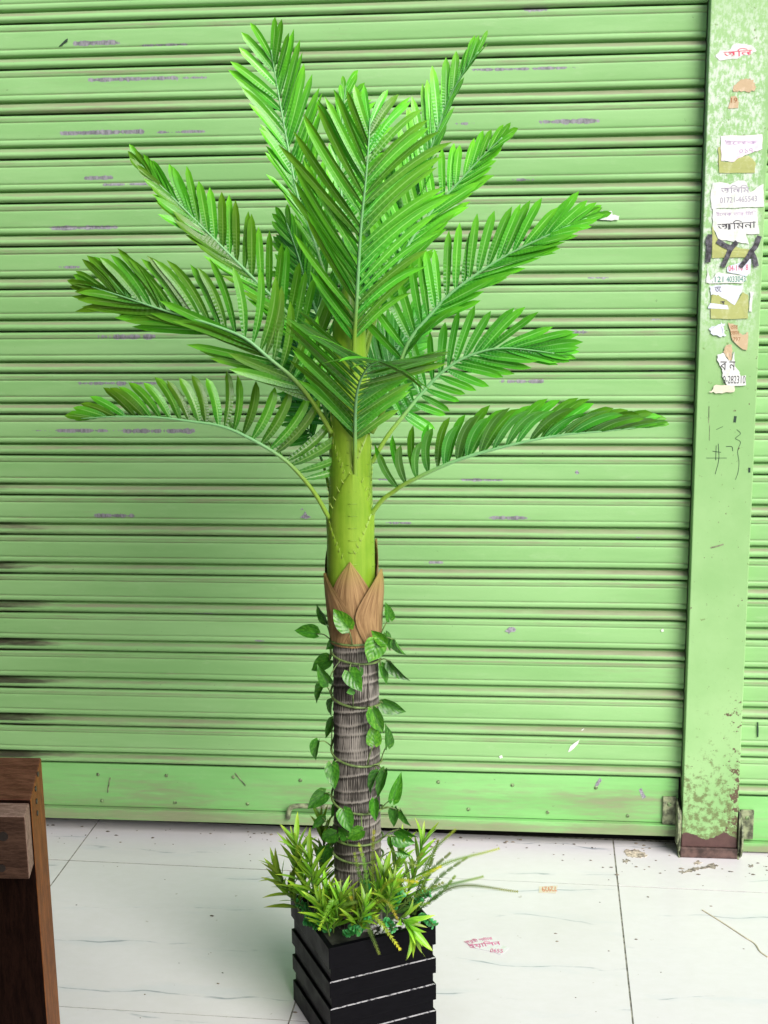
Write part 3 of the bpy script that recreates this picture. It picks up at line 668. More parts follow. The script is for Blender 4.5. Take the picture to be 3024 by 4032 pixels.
# bark
t = MB(); rows = []; ridge = []; NA = 400; z0 = HP-.024; z1 = zy(1372); NZ = 250
rings = []; zz = z0; rg = random.Random(8)
while zz < z1+.03: rings.append((zz, rg.uniform(-.003, .003), rg.uniform(0, 6.28), rg.uniform(.7, 1.25))); zz += rg.uniform(.015, .032)
for i in range(NZ+1):
    z = z0+(z1-z0)*i/NZ; r_ = .0395+(.0432-.0395)*(1-(z-z0)/(z1-z0)); row = []
    for k in range(NA):
        a = 2*pi*k/NA; ca, sa = cos(a), sin(a); band = 0; groove = 0; cell = 0
        for q_, (zr, amp, ph, st_) in enumerate(rings):
            d = z-(zr+.0065*sin(a+.7)+amp*sin(a*2+ph)+.0008*noise.noise(Vector((ca*6, sa*6, q_))))
            if abs(d) < .012:
                band = max(band, math.exp(-(d/.0022)**2)*st_); groove = max(groove, math.exp(-((d+.0045)/.0026)**2)*st_)
            if d > 0: cell = q_
        ph_ = 6*noise.noise(Vector((ca*3, sa*3, cell*3.7)))+1.5*noise.noise(Vector((ca*9, sa*9, z*60)))
        fv = sin(a*82+ph_*1.3); fv = .6*fv+.7*noise.noise(Vector((ca*26, sa*26, z*55+cell*5)))
        fv = max(-1, min(1, fv)); seam_ = math.exp(-((a-2*pi*.105)/.018)**2)
        big = noise.noise(Vector((ca*1.6, sa*1.6, z*16)))
        row.append(cyl(a, z, r_+.0012*band-.0009*groove+fv*.00055*(1-.6*band)-.0022*seam_+.0012*big))
        ridge.append(max(0, min(1, .36+.42*fv*(1-.5*band)+.42*band-.28*groove-.9*seam_+.42*big)))
    rows.append(row)
t.grid(rows, close=True); t.at = {'ridge': ridge}; t.build('trunk', M['bark'], palm, smooth=True)
# crownshaft
def rshaft(z):
    f = (z-zy(1250))/(zy(700)-zy(1250)); return .0365+(.0275-.0365)*max(0, min(1.1, f))
t = MB(); rows = []
for i in range(40):
    z = zy(1372)+(zy(600)-zy(1372))*i/39; r_ = rshaft(z)*(1 if z < zy(700) else max(.12, 1-(z-zy(700))/(zy(600)-zy(700))*.85)); rows.append([cyl(2*pi*k/32, z, r_) for k in range(32)])
t.grid(rows, close=True); t.build('crownshaft', M['sheath'], palm, smooth=True)
def sheath(phi, ya, lvl):
    za = zy(ya); zb = zy(1330); t = MB(); off = .0006+.00045*lvl; rows = []; nz = 34; edge = []
    for i in range(nz+1):
        z = za+(zb-za)*i/nz; dpx = (za-z)/PXM
        w_ = RAD(min(128, 9+72*(dpx/104)**.85)); r_ = rshaft(z)+off
        row = []
        for k in range(17):
            u_ = k/8-1; lift = .0016*max(0, 1-dpx/60)*(1-abs(u_)) + (.0014*(1-u_*u_)*math.exp(-dpx/40)); rr = r_+lift
            if abs(u_) == 1: rr -= .0016
            row.append(cyl(phi+w_*u_, z, rr+.0006*math.exp(-(u_/.12)**2)))
        rows.append(row); edge.append((row[1], row[-2], dpx))
    t.grid(rows); 
    # ticks along the middle
    for k in range(int((za-zb)/.021)):
        z = za-.03-k*.021
        if z < zb+.02: break
        pts = [cyl(phi+RAD(a), z+.00004*abs(a), rshaft(z)+off+.0007) for a in (-11, -5, 0, 5, 11)]; t.tube(pts, .0007, 4)
    so = t.build('sheath', M['sheath'], palm, smooth=True)
    s = MB(); rs = random.Random(int(ya*7+phi*10)); nxt = 14
    for l, r_, dpx in edge:
        if dpx > nxt and dpx < 96:
            nxt = dpx+10
            for p, sg in ((l, -1), (r_, 1)):
                c0 = Vector((axis_x(p.z), YC, p.z)); outv = (p-c0).normalized(); side = Vector((outv.y*-1, outv.x, 0))*sg
                s.tube([p, p+outv*.0014+side*.0030*rs.uniform(.6, 1.2)+Vector((0, 0, .005*rs.uniform(.6, 1.3))), p+outv*.0022+side*.0040+Vector((0, 0, .0095*rs.uniform(.7, 1.1)))], [.0008, .0005, .00015], 5)
    if s.v: s.build('spines', M['spine'], so, smooth=True)['kind'] = 'stuff'
    return so
SH = [(-80, 1109), (78, 1105), (12, 1016), (-75, 930), (70, 935), (125, 985), (-130, 1000), (-110, 850), (100, 815), (8, 800), (-150, 770), (150, 770)]
for k, (ph, ya) in enumerate(sorted(SH, key=lambda q: q[1])): sheath(RAD(ph), ya, k)
# husk bracts
def bract(phi, apex_y, half, rtop, lvl, bow=0):
    t = MB(); zb = zy(1384); za = zy(apex_y); rows = []; n_ = 22; rs = random.Random(int(phi*9+apex_y))
    for i in range(n_+1):
        s_ = i/n_; z = zb+(za-zb)*s_; wv = (.62+.95*s_-.45*s_*s_) if s_ < .42 else 1-.0-(max(0, (s_-.42)/.58))**1.45
        if s_ < .42: wv = .62+.38*sin(s_/.42*pi/2)
        w_ = RAD(half)*max(.015, wv); r_ = .0415+(rtop-.0415)*s_**.8+.0012*lvl
        row = []
        for k in range(15):
            u_ = k/7-1; row.append(cyl(phi+w_*u_+bow*s_, z, r_+.0006*sin(k*2.4+rs.random()*.6)-.0022*u_*u_*s_+.0012*math.exp(-(u_/.15)**2)))
        rows.append(row)
    for i in range(n_+1): pass
    t.grid(rows); t.grid([[cyl_in(p) for p in r_] for r_ in rows]); t.build('husk_bract', M['husk'], palm, smooth=True)
def cyl_in(p):
    c0 = Vector((axis_x(p.z), YC, p.z)); return p-(p-c0).normalized()*.0012
for a in [(180, 1172, 60, .050, 0), (-118, 1175, 58, .048, .5), (120, 1170, 58, .048, .5), (4, 1200, 62, .0460, 1), (-66, 1232, 70, .0470, 1.8), (70, 1222, 60, .0565, 2.2)]:
    bract(RAD(a[0]), a[1], a[2], a[3], a[4])

# fronds ------------------------------------------------------------
WPROF = [(0, .26), (.06, .50), (.15, .78), (.3, .94), (.5, 1.0), (.72, 1.0), (.84, .88), (.93, .58), (1.0, .04)]
def leaflet_geo(mb, P, d, W, Nn, L, wd, bvec, bend, rs, droop=0):
    NK = 9; p = Vector(P); d = d.normalized(); cv = []; st_ = L/(NK-1)
    W = (W-d*W.dot(d)).normalized()
    vs = []; uv = []; fs = []
    for k in range(NK):
        v = k/(NK-1); hw = wd*.5*lerpl(WPROF, v)*(1+rs.uniform(-.06, .06)); nn = d.cross(W)
        if nn.dot(Nn) < 0: nn = -nn
        fold = -.28*hw
        vs += [p-W*hw, p-W*hw*.45+nn*fold*.55, p+nn*fold, p+W*hw*.45+nn*fold*.55, p+W*hw]; uv += [(0, v), (.28, v), (.5, v), (.72, v), (1, v)]
        d = (d+bvec*bend*(.35+v)+Vector((0, 0, -droop*v*v*1.6))).normalized(); W = (W-d*W.dot(d)).normalized(); p = p+d*st_
    for k in range(NK-1):
        for j in range(4): fs.append((k*5+j, k*5+j+1, k*5+j+6, k*5+j+5))
    mb.add(vs, fs, uv)
rest = MB(); rest_tint = []
def frond(pts, U, s0, A, B, tint, solo=True, wd=.0185, r0_=.0042, seed=0, nrm=None, lab=None):
    rs = random.Random(seed); P3 = [at(x, y, YC+dy) for x, y, dy in pts]; C_ = catmull(P3, 93)[:90]
    o = MB(); o.tube(C_, [max(.0011, r0_*(1-.78*i/89)) for i in range(90)], 7)
    fo = o.build('frond', M['rachis'], palm, smooth=True)
    if lab: fo['label'] = lab
    U = Vector(U)
    n_made = 0
    for sgn, D in ((1, A), (-1, B)):
        if not D: continue
        n_ = round(D['n']*1.2)
        for i in range(n_):
            q = (i+.15+rs.uniform(-.12, .12))/(n_-.2); q = min(1, max(0, q)); s = D.get('s0', s0)+(D.get('s1', 1)-D.get('s0', s0))*q
            k = min(88, max(1, int(s*89))); P = C_[k]; T = (C_[k+1]-C_[k-1]).normalized()
            Sv = (U-T*U.dot(T)).normalized(); Nn = T.cross(Sv)
            if nrm is not None and Nn.dot(Vector(nrm)) < 0: Nn = -Nn
            al = RAD(lerpl(D['a'], q)+rs.uniform(-5, 5)); lam = RAD(lerpl(D['lam'], q) if isinstance(D['lam'], list) else D['lam'])+RAD(rs.uniform(-6, 6))
            d = T*cos(al)+(Sv*sgn*cos(lam)+Nn*sin(lam))*sin(al)
            L = lerpl(D['len'], q)*.93*PXM*rs.uniform(.92, 1.08)
            tw = RAD(D.get('tw', 0)+rs.uniform(-20, 20)); W = T-d*T.dot(d)
            if W.length < .15: W = Sv-d*Sv.dot(d)
            W = Matrix.Rotation(tw*sgn, 3, d) @ W
            bv = (T*D.get('bt', .1)-Nn*D.get('bn', 0)+Sv*sgn*D.get('bs', 0))
            tgt = MB() if solo else rest
            nv0 = len(tgt.v); leaflet_geo(tgt, P, d, W, Nn, L, wd*.76*D.get('w', 1)*rs.uniform(.88, 1.1)*(.42+.58*min(1, L/(110*PXM))), bv, 1., rs, D.get('g', 0)*.1+rs.choice([0, 0, 0, .02, .04, .07]))
            if not solo:
                f_ = rs.uniform(.72, 1.2); rest_tint.extend([(tint[0]*f_*rs.uniform(.94, 1.06), tint[1]*f_, tint[2]*f_, 1.)]*(len(tgt.v)-nv0))
            if solo:
                lo = tgt.build('leaflet', M['leaflet'], fo, smooth=True); f_ = rs.uniform(.92, 1.08); lo.color = (tint[0]*f_, tint[1], tint[2], 1)
    return fo
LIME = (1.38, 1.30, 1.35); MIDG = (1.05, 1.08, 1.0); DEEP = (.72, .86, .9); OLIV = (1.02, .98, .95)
Q = lambda *a: list(a)
# F1 upper left
frond([(741,760,.015),(715,640,.05),(675,510,.09),(645,430,.12),(621,310,.15),(596,172,.17),(582,85,.16)], (1,-.15,0), .28,
      dict(n=19, a=Q((0,36),(.7,36),(.9,30),(1,10)), lam=18, len=Q((0,150),(.4,200),(.8,150),(1,80)), bt=.02, g=.1),
      dict(n=15, a=Q((0,20),(.5,24),(.75,40),(.9,34),(1,12)), lam=Q((0,62),(.5,50),(.75,8),(1,5)), len=Q((0,110),(.5,130),(.75,165),(.9,130),(1,85)), bt=.0, bs=.02), LIME, False, seed=1, nrm=(0,-1,0), wd=.0185)
# F2 behind, top centre
frond([(757,760,.03),(745,560,.12),(737,400,.18),(738,280,.21),(750,160,.22)], (1,0,0), .45,
      dict(n=15, a=Q((0,50),(.6,50),(1,16)), lam=8, len=Q((0,150),(.5,150),(1,50)), bt=.0, g=.5),
      dict(n=10, a=Q((0,40),(1,16)), lam=20, len=Q((0,80),(.6,80),(1,40)), bt=.05), LIME, False, seed=2, nrm=(0,-1,0))
# F3 big front
frond([(763,800,-.030),(766,720,-.045),(771,640,-.065),(779,500,-.085),(791,380,-.095),(797,300,-.09),(801,238,-.075)], (-1,0,0), .13,
      dict(n=19, a=Q((0,42),(.6,46),(.9,30),(1,8)), lam=-16, len=Q((0,165),(.3,255),(.6,240),(.85,155),(1,80)), bt=.012, bs=-.02, g=.06),
      dict(n=19, a=Q((0,40),(.5,42),(.9,28),(1,8)), lam=-20, len=Q((0,150),(.3,250),(.6,230),(.85,150),(1,80)), bt=-.02, bs=.03, g=.22), (1.38,1.48,1.35), True, seed=3, nrm=(0,-1,0), wd=.0165, lab='big pale frond facing forward')
# F4 right tall
frond([(777,770,.02),(815,660,.05),(850,560,.08),(890,450,.10),(935,310,.12),(985,185,.13),(1048,92,.11)], (-1,.2,.2), .25,
      dict(n=22, a=Q((0,26),(.6,24),(1,8)), lam=25, len=Q((0,170),(.5,170),(1,60)), bt=.02, bs=.02, g=.15),
      dict(n=12, a=Q((0,26),(.6,22),(1,8)), lam=50, len=Q((0,120),(.5,110),(1,60)), bt=.02), (1.7,1.42,2.4), False, seed=4, nrm=(0,-1,0))
# F5 right upper-middle
frond([(780,800,.03),(820,660,.05),(870,550,.07),(930,460,.09),(985,400,.10),(1040,340,.10),(1100,283,.09)], (-.5,.1,1), .22,
      dict(n=17, a=Q((0,62),(.6,52),(1,10)), lam=10, len=Q((0,140),(.5,125),(1,60)), bt=.03),
      dict(n=17, a=Q((0,30),(.6,22),(1,8)), lam=30, len=Q((0,170),(.5,150),(1,60)), bt=.01, g=.1), (1.3,1.22,1.2), False, seed=5, nrm=(0,-1,0))
# F6 right
frond([(803,935,-.015),(823,897,-.02),(846,845,-.02),(880,745,-.015),(930,680,-.01),(985,625,-.01),(1080,560,-.01),(1190,505,-.02),(1290,462,-.02)], (-.3,.25,1), .26,
      dict(n=20, a=Q((0,62),(.4,48),(.8,26),(1,6)), lam=8, len=Q((0,130),(.4,140),(.8,120),(1,60)), bt=.015),
      dict(n=18, a=Q((0,34),(.5,22),(1,6)), lam=30, len=Q((0,120),(.5,170),(1,60)), bt=.0, g=.12), MIDG, False, seed=6, nrm=(0,-1,0))
# F7 right, lower middle
frond([(803,1000,.02),(835,945,.03),(870,900,.04),(915,845,.05),(960,800,.05),(1015,768,.05),(1090,752,.04),(1215,765,.02)], (-.2,.4,1), .24,
      dict(n=16, a=Q((0,70),(.35,52),(.7,22),(1,5)), lam=5, len=Q((0,110),(.4,130),(.8,150),(1,60)), bt=.02),
      dict(n=17, a=Q((0,85),(.35,60),(.6,20),(1,5)), lam=-10, len=Q((0,70),(.35,100),(.6,170),(1,60)), bt=.02, g=.05), (.95,1.05,1.1), False, seed=7, nrm=(0,-1,0))
# F8 lowest right
frond([(801,1112,-.01),(826,1080,-.015),(850,1062,-.02),(885,1040,-.03),(985,995,-.045),(1100,962,-.055),(1210,940,-.06),(1320,930,-.06),(1425,918,-.055)], (0,.35,1), .145,
      dict(n=18, a=Q((0,100),(.13,80),(.25,58),(.8,30),(1,5)), lam=15, len=Q((0,120),(.15,120),(.3,140),(.6,135),(.9,105),(1,50)), bt=.10, g=.8),
      dict(n=17, a=Q((0,80),(.4,56),(.8,34),(1,5)), lam=128, len=Q((0,115),(.4,140),(.8,120),(1,50)), bt=.12, g=.95), (.86,1.08,.95), True, seed=8, nrm=(0,-.6,1), lab='lowest frond reaching right on a long bare stalk')
# F9 front, bending to the viewer
frond([(767,1050,-.028),(767,985,-.0405),(767,935,-.047),(768,880,-.066),(774,835,-.095),(790,800,-.13),(812,782,-.17),(838,778,-.21)], (-1,0,.15), .26,
      dict(n=18, a=Q((0,42),(.5,58),(.85,72),(1,50)), lam=-8, len=Q((0,170),(.4,220),(.8,200),(1,100)), bt=-.02, bn=.03, g=.15),
      dict(n=20, a=Q((0,46),(.5,58),(.85,60),(1,40)), lam=-14, len=Q((0,130),(.4,195),(.8,170),(1,90)), bt=-.02, bn=.05, g=.4), (1.1,1.1,.95), True, seed=9, nrm=(0,-1,.4), wd=.0155, lab='front frond bending over toward the viewer')
# F10 left, upper middle
frond([(722,850,.0),(680,760,.02),(620,675,.02),(548,602,.02),(479,533,.02),(428,482,.02),(376,430,.02),(325,379,.02),(290,338,.02)], (.25,.15,1), .16,
      dict(n=20, a=Q((0,50),(.5,48),(.75,24),(1,6)), lam=8, len=Q((0,130),(.4,135),(.75,120),(1,60)), bt=.0),
      dict(n=18, a=Q((0,30),(.5,20),(1,6)), lam=40, len=Q((0,150),(.5,165),(1,60)), bt=.0, bs=-.02), (1.12,1.15,.9), True, seed=10, nrm=(0,-1,0))
# F11 left, middle
frond([(716,935,-.018),(690,890,-.03),(660,848,-.04),(630,814,-.05),(583,775,-.055),(531,732,-.06),(471,706,-.06),(411,687,-.06),(350,669,-.06),(281,646,-.06),(178,613,-.05)], (.1,.2,1), .14,
      dict(n=23, a=Q((0,88),(.2,72),(.5,54),(.9,34),(1,6)), lam=8, len=Q((0,140),(.3,165),(.7,165),(.9,120),(1,60)), bt=.075, g=.05),
      dict(n=24, a=Q((0,34),(.3,19),(.7,11),(1,4)), lam=-25, len=Q((0,150),(.3,230),(.7,200),(1,70)), bt=.02, g=.10), (1.0,.98,.95), True, seed=12, nrm=(0,-1,0), lab='long frond arching far left with pale midrib')
# F12 lowest left
frond([(711,1119,-.018),(681,1067,-.03),(643,1020,-.04),(604,985,-.045),(540,947,-.05),(479,921,-.05),(411,910,-.05),(333,901,-.05),(252,900,-.05),(155,905,-.045)], (.1,.15,1), .17,
      dict(n=22, a=Q((0,122),(.2,106),(.45,76),(.8,44),(1,5)), lam=4, len=Q((0,180),(.15,165),(.4,125),(.8,105),(1,55)), bt=.085, w=1.08),
      dict(n=14, a=Q((0,80),(.5,60),(1,5)), lam=100, len=Q((0,60),(.5,70),(1,40)), bt=.06), OLIV, True, seed=13, nrm=(0,1,.3), lab='lowest frond reaching left on a long bare stalk')
# fronds behind
frond([(735,820,.04),(700,720,.09),(665,620,.15),(640,540,.19),(615,470,.21)], (.6,0,.5), .2, dict(n=14, a=Q((0,55),(1,12)), lam=10, len=Q((0,140),(.6,130),(1,60)), bt=.02), dict(n=14, a=Q((0,50),(1,12)), lam=10, len=Q((0,150),(.6,130),(1,60)), bt=.02, g=.2), (1,.98,.85), False, seed=14, nrm=(0,-1,0))
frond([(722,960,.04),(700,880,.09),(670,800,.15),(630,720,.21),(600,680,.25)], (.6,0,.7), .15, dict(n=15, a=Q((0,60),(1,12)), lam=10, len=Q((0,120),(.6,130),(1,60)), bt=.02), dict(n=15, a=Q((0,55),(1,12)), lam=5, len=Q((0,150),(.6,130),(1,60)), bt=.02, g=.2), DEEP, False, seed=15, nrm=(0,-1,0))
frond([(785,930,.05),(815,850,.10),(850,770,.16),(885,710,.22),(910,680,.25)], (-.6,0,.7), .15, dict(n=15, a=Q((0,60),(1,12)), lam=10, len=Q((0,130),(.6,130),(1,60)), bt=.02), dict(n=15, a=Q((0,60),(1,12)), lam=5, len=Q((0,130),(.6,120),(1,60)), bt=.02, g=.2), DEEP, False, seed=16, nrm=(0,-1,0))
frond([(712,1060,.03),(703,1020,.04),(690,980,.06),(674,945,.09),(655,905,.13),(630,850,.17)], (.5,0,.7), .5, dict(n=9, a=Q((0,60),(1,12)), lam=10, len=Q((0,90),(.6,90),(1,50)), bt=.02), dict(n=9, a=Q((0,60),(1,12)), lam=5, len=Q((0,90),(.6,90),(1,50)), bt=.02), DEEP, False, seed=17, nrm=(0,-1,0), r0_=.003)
frond([(765,790,.03),(790,650,.08),(815,540,.13),(835,440,.17),(850,380,.18)], (1,0,.2), .25, dict(n=15, a=Q((0,50),(1,12)), lam=10, len=Q((0,160),(.6,150),(1,60)), bt=.02, g=.2), dict(n=15, a=Q((0,45),(1,12)), lam=10, len=Q((0,150),(.6,140),(1,60)), bt=.02), MIDG, False, seed=18, nrm=(0,-1,0))
ro = rest.build('leaflets', M['leaflet_rest'], palm, smooth=True); ro['kind'] = 'stuff'
ta = ro.data.attributes.new('tint', 'FLOAT_COLOR', 'POINT'); ta.data.foreach_set('color', [c for q_ in rest_tint for c in q_])

# ------------------------------------------------------------------ vine on the trunk
vine = empty('ivy_vine', (axis_x(.5), YC, .25), 'leafy green artificial vine wound in a spiral around the grey trunk', 'vine')
def v6(x, y, Y): return atS(1050+x/2.0114, 2350+y/2.0114, Y)
def rtrunk(z): return .0435-.004*max(0, min(1, (z-z0)/(z1-z0)))
ARC = [(325, 325), (400, 490), (740, 830), (1185, 1290), (1555, 1660), (1850, 1892), (1975, 2035)]     # y at the left and right edge of the trunk for every turn
pts = []
for i, (yl, yr) in enumerate(ARC):
    zl = v6(540, yl, YC).z; zr = v6(900, yr, YC).z
    zn = v6(540, ARC[i+1][0], YC).z if i+1 < len(ARC) else zr-.02
    for k in range(13):
        f = k/12; ph = -pi/2+pi*f; z = zl+(zr-zl)*sin(f*pi/2)**.9; pts.append(cyl(ph, z, rtrunk(z)+.0042))
    for k in range(1, 10):
        f = k/10; ph = pi/2+pi*f; z = zr+(zn-zr)*f; pts.append(cyl(ph, z, rtrunk(z)+.0042))
vs_ = MB(); vs_.tube(catmull(pts, 420), .0021, 6)
def leaf_template(wr, cup, droop, seed):
    t = MB(); rows = []; NU, NV = 9, 11; rs = random.Random(seed)
    for i in range(NV):
        v = i/(NV-1); wv = (sin(pi*min(1, (v*.93+.07))**.62))**.85 if v < 1 else 0; wv = max(.0, wv)*(1 if v < .75 else 1-.25*((v-.75)/.25))
        if v == 0: wv = .28
        if v == 1: wv = .01
        row = []
        for k in range(NU):
            u_ = k/(NU-1)*2-1; back = -.10*(1-v)**4*abs(u_)*1.5
            row.append((u_*wv*wr*.5, v+back, cup*abs(u_)**1.4*wv*wr-droop*v*v+.018*sin(v*15+abs(u_)*4)*abs(u_)))
        rows.append(row)
    t.grid(rows); return t.mesh('leaf', M['vine'], True)
LT = [leaf_template(1, .20, .10, 1), leaf_template(1, .34, .22, 2), leaf_template(1, .12, -.05, 3)]
VL = [ # base, tip, width, turn, tint, in front
 (650,250,525,95,150,0,'b',1),(398,297,215,255,115,20,'m',0),(470,205,400,60,95,-30,'d',-1),(570,325,470,420,95,-20,'d',0),(935,365,825,265,90,10,'b',1),(880,350,805,520,180,0,'p',1),(975,180,945,45,70,35,'m',0),(1018,340,1090,480,55,45,'m',0),(940,290,975,430,50,-50,'d',0),
 (505,500,345,580,140,15,'d',0),(490,680,400,545,110,0,'d',1),(650,590,755,752,150,0,'m',1),(735,595,770,575,70,30,'d',1),(980,515,1120,680,80,30,'d',0),(905,540,950,695,60,-50,'m',0),(452,690,380,845,85,30,'d',0),(525,820,495,950,45,50,'d',-1),(528,970,470,1120,70,30,'d',-1),
 (912,840,1105,920,130,0,'d',0),(840,890,920,1090,130,0,'p',1),(850,1168,845,1000,130,0,'b',1),(955,1185,950,1010,75,40,'d',0),(410,1140,372,1303,75,35,'m',0),(515,1325,540,1525,125,0,'m',1),(465,1550,322,1680,130,10,'d',0),(885,1395,800,1560,65,40,'d',1),(935,1375,880,1590,90,20,'d',1),(1000,1612,1068,1390,100,15,'m',0),
 (855,1608,860,1785,85,0,'m',1),(565,1595,510,1750,90,-30,'d',0),(605,1688,668,1870,140,0,'m',1),(760,1850,630,1920,115,10,'b',1),(1010,1675,1010,1822,95,15,'d',0),(1060,1690,1135,1825,65,45,'m',0),(1018,1895,1172,1960,140,5,'m',0),(445,1738,360,1835,80,-20,'d',0),(550,1870,425,1925,130,5,'d',1),(500,1985,390,2110,130,10,'d',0),(1060,1835,1200,1900,75,50,'m',0),(1000,1900,972,2000,70,20,'b',0),(1045,2015,1135,2060,75,10,'m',0),(690,740,630,760,60,20,'m',1),(640,1900,560,1830,110,-15,'d',1)]
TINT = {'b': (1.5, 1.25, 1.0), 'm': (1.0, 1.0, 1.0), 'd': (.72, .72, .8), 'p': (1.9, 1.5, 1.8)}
rs = random.Random(21)
for k, (bx, by, tx, ty, wd, tw, tn, fr) in enumerate(VL):
    xc = (bx+tx)/2; Y = YC-(.0435+.012) if fr == 1 else (YC-.012 if fr == 0 else YC+.012)
    b = v6(bx, by, Y); e = v6(tx, ty, Y-rs.uniform(-.012, .016)); L = (e-b).length; d = (e-b).normalized()
    nn = Vector((rs.uniform(-.25, .25), -1, rs.uniform(-.1, .35))); nn = (nn-d*nn.dot(d)).normalized(); nn = Matrix.Rotation(RAD(tw), 3, d) @ nn; sx = d.cross(nn)
    W_ = wd/2.0114/K*PXM
    W_ /= max(.35, abs(cos(RAD(tw))))
    R_ = Matrix.Identity(4)
    for i in range(3): R_[i][0] = sx[i]*W_; R_[i][1] = d[i]*L; R_[i][2] = nn[i]*L*.8
    R_.translation = b
    o = inst('leaf', LT[k % 3], R_, vine); c0 = TINT[tn]; f_ = rs.uniform(.9, 1.1); o.color = (c0[0]*f_, c0[1]*f_, c0[2], 1)
    # petiole to the nearest point of the stem
    near = min(pts, key=lambda p: (p-b).length+(.0 if p.y < YC+.01 else .05)); mid = (near+b)/2+Vector((0, -.004, .006)); vs_.tube(catmull([near, mid, b+d*.002], 7), .0011, 5)
# pale curled tendril with no leaf
vs_.build('stem', M['vine_stem'], vine, smooth=True)

# ------------------------------------------------------------------ small plants in the planter
def narrow_leaf(seed, wr):
    t = MB(); rows = []
    for i in range(8):
        v = i/7; wv = lerpl([(0, .25), (.2, .75), (.4, 1), (.7, .7), (.9, .28), (1, .02)], v)
        rows.append([(u_*wv*wr*.5, v, .14*abs(u_)*wv*wr-.25*v*v*(1 if seed else .3)) for u_ in (-1, -.5, 0, .5, 1)])
    t.grid(rows); return t.mesh('leaf', M['bamboo'], True)
NL = [narrow_leaf(0, .145), narrow_leaf(1, .17)]
def round_leaf():
    t = MB(); rows = []
    for i in range(6):
        v = i/5; wv = sin(pi*(v*.9+.06))**.6
        rows.append([(u_*wv*.45, v, .12*u_*u_-.15*v*v) for u_ in (-1, -.5, 0, .5, 1)])
    t.grid(rows); return t.mesh('leaf', M['euca'], True)
RL = round_leaf()
def place(me, b, d, nh, L, W, parent, tint):
    d = d.normalized(); nn = (nh-d*nh.dot(d))
    nn = nn.normalized() if nn.length > .01 else d.orthogonal().normalized(); sx = d.cross(nn); R_ = Matrix.Identity(4)
    for i in range(3): R_[i][0] = sx[i]*W; R_[i][1] = d[i]*L; R_[i][2] = nn[i]*L
    R_.translation = b; o = inst('leaf', me, R_, parent); o.color = (*tint, 1); return o
def sprig(pix, dys, n_, Lpx, label, seed, tint=(1, 1, 1), spread=50):
    n_ = int(n_*2.1)
    rs = random.Random(seed); P = [at(x, y, YC+dy) for (x, y), dy in zip(pix, dys)]; C_ = catmull(P, 24)
    r = empty('leafy_sprig', C_[0], label, 'plant', 'narrow leaved sprigs in the planter')
    t = MB(); t.tube(C_, [.0016*(1-.6*i/23) for i in range(24)], 6); t.build('stem', M['pstem'], r, smooth=True)
    for i in range(n_):
        s = .12+.88*(i+.5)/n_; k = min(22, int(s*23)); T = (C_[k+1]-C_[k-1 if k else 0]).normalized(); a = i*2.4+rs.uniform(-.4, .4)
        o1 = T.orthogonal().normalized(); o2 = T.cross(o1); out = o1*cos(a)+o2*sin(a); al = RAD(spread*(1-.6*s)+rs.uniform(-8, 8))
        d = T*cos(al)+out*sin(al); L = Lpx*1.15*PXM*rs.uniform(.75, 1.15)*(1-.25*s); f_ = rs.uniform(.8, 1.2)
        place(NL[i % 2], C_[k], d, T*.6-out*.4+Vector((0, -.2, .2)), L, L*1.15, r, (tint[0]*f_, tint[1]*f_, tint[2]*f_))
    return r
YG = (1.1, 1.05, .9); OL = (.75, .62, .6); BR = (1.35, 1.2, 1.3)
sprig([(668,1960),(655,1900),(645,1860),(640,1815)], [-.03,-.03,-.03,-.035], 15, 75, 'tallest lime green leafy sprig at the left edge of the planter', 1, BR)
sprig([(650,1975),(628,1930),(605,1895),(592,1870)], [-.02,-.03,-.04,-.04], 13, 70, 'olive leafy sprig leaning out over the left rim of the planter', 2, OL)
sprig([(700,1930),(700,1860),(698,1810),(694,1770)], [.03,.03,.03,.03], 14, 65, 'yellowish leafy sprig standing behind the left of the trunk', 3, OL)
sprig([(680,1970),(678,1925),(672,1880),(668,1850)], [-.05,-.055,-.06,-.06], 15, 70, 'lime leafy sprig in front of the olive one at the left of the planter', 4, YG)
sprig([(720,2015),(722,1990),(732,1960),(738,1935)], [-.085,-.09,-.09,-.09], 15, 75, 'dense lime leafy sprig before the foot of the trunk', 5, BR)
sprig([(712,2022),(706,1995),(700,1970),(690,1950)], [-.10,-.10,-.105,-.11], 12, 60, 'short leafy sprig at the front left corner of the planter', 6, YG)
sprig([(805,1990),(812,1955),(822,1920),(830,1890)], [-.06,-.065,-.065,-.06], 15, 70, 'upright yellow green leafy sprig right of the trunk foot', 7, YG)
sprig([(870,1960),(890,1900),(905,1850),(915,1815)], [.03,.03,.03,.03], 14, 70, 'lime leafy sprig at the back right of the planter', 8, BR)
sprig([(855,1985),(872,1988),(885,2000),(892,2022)], [-.09,-.10,-.11,-.115], 10, 75, 'bright leafy sprig drooping over the front right rim', 9, BR, 45)
sprig([(840,1940),(850,1890),(862,1850),(868,1815)], [.0,.0,.0,.0], 13, 60, 'leafy sprig close behind the right side of the trunk', 10, YG)
sprig([(760,2005),(768,1990),(772,1968),(768,1950)], [-.08,-.085,-.09,-.09], 12, 60, 'leafy sprig directly in front of the trunk base', 11, OL)

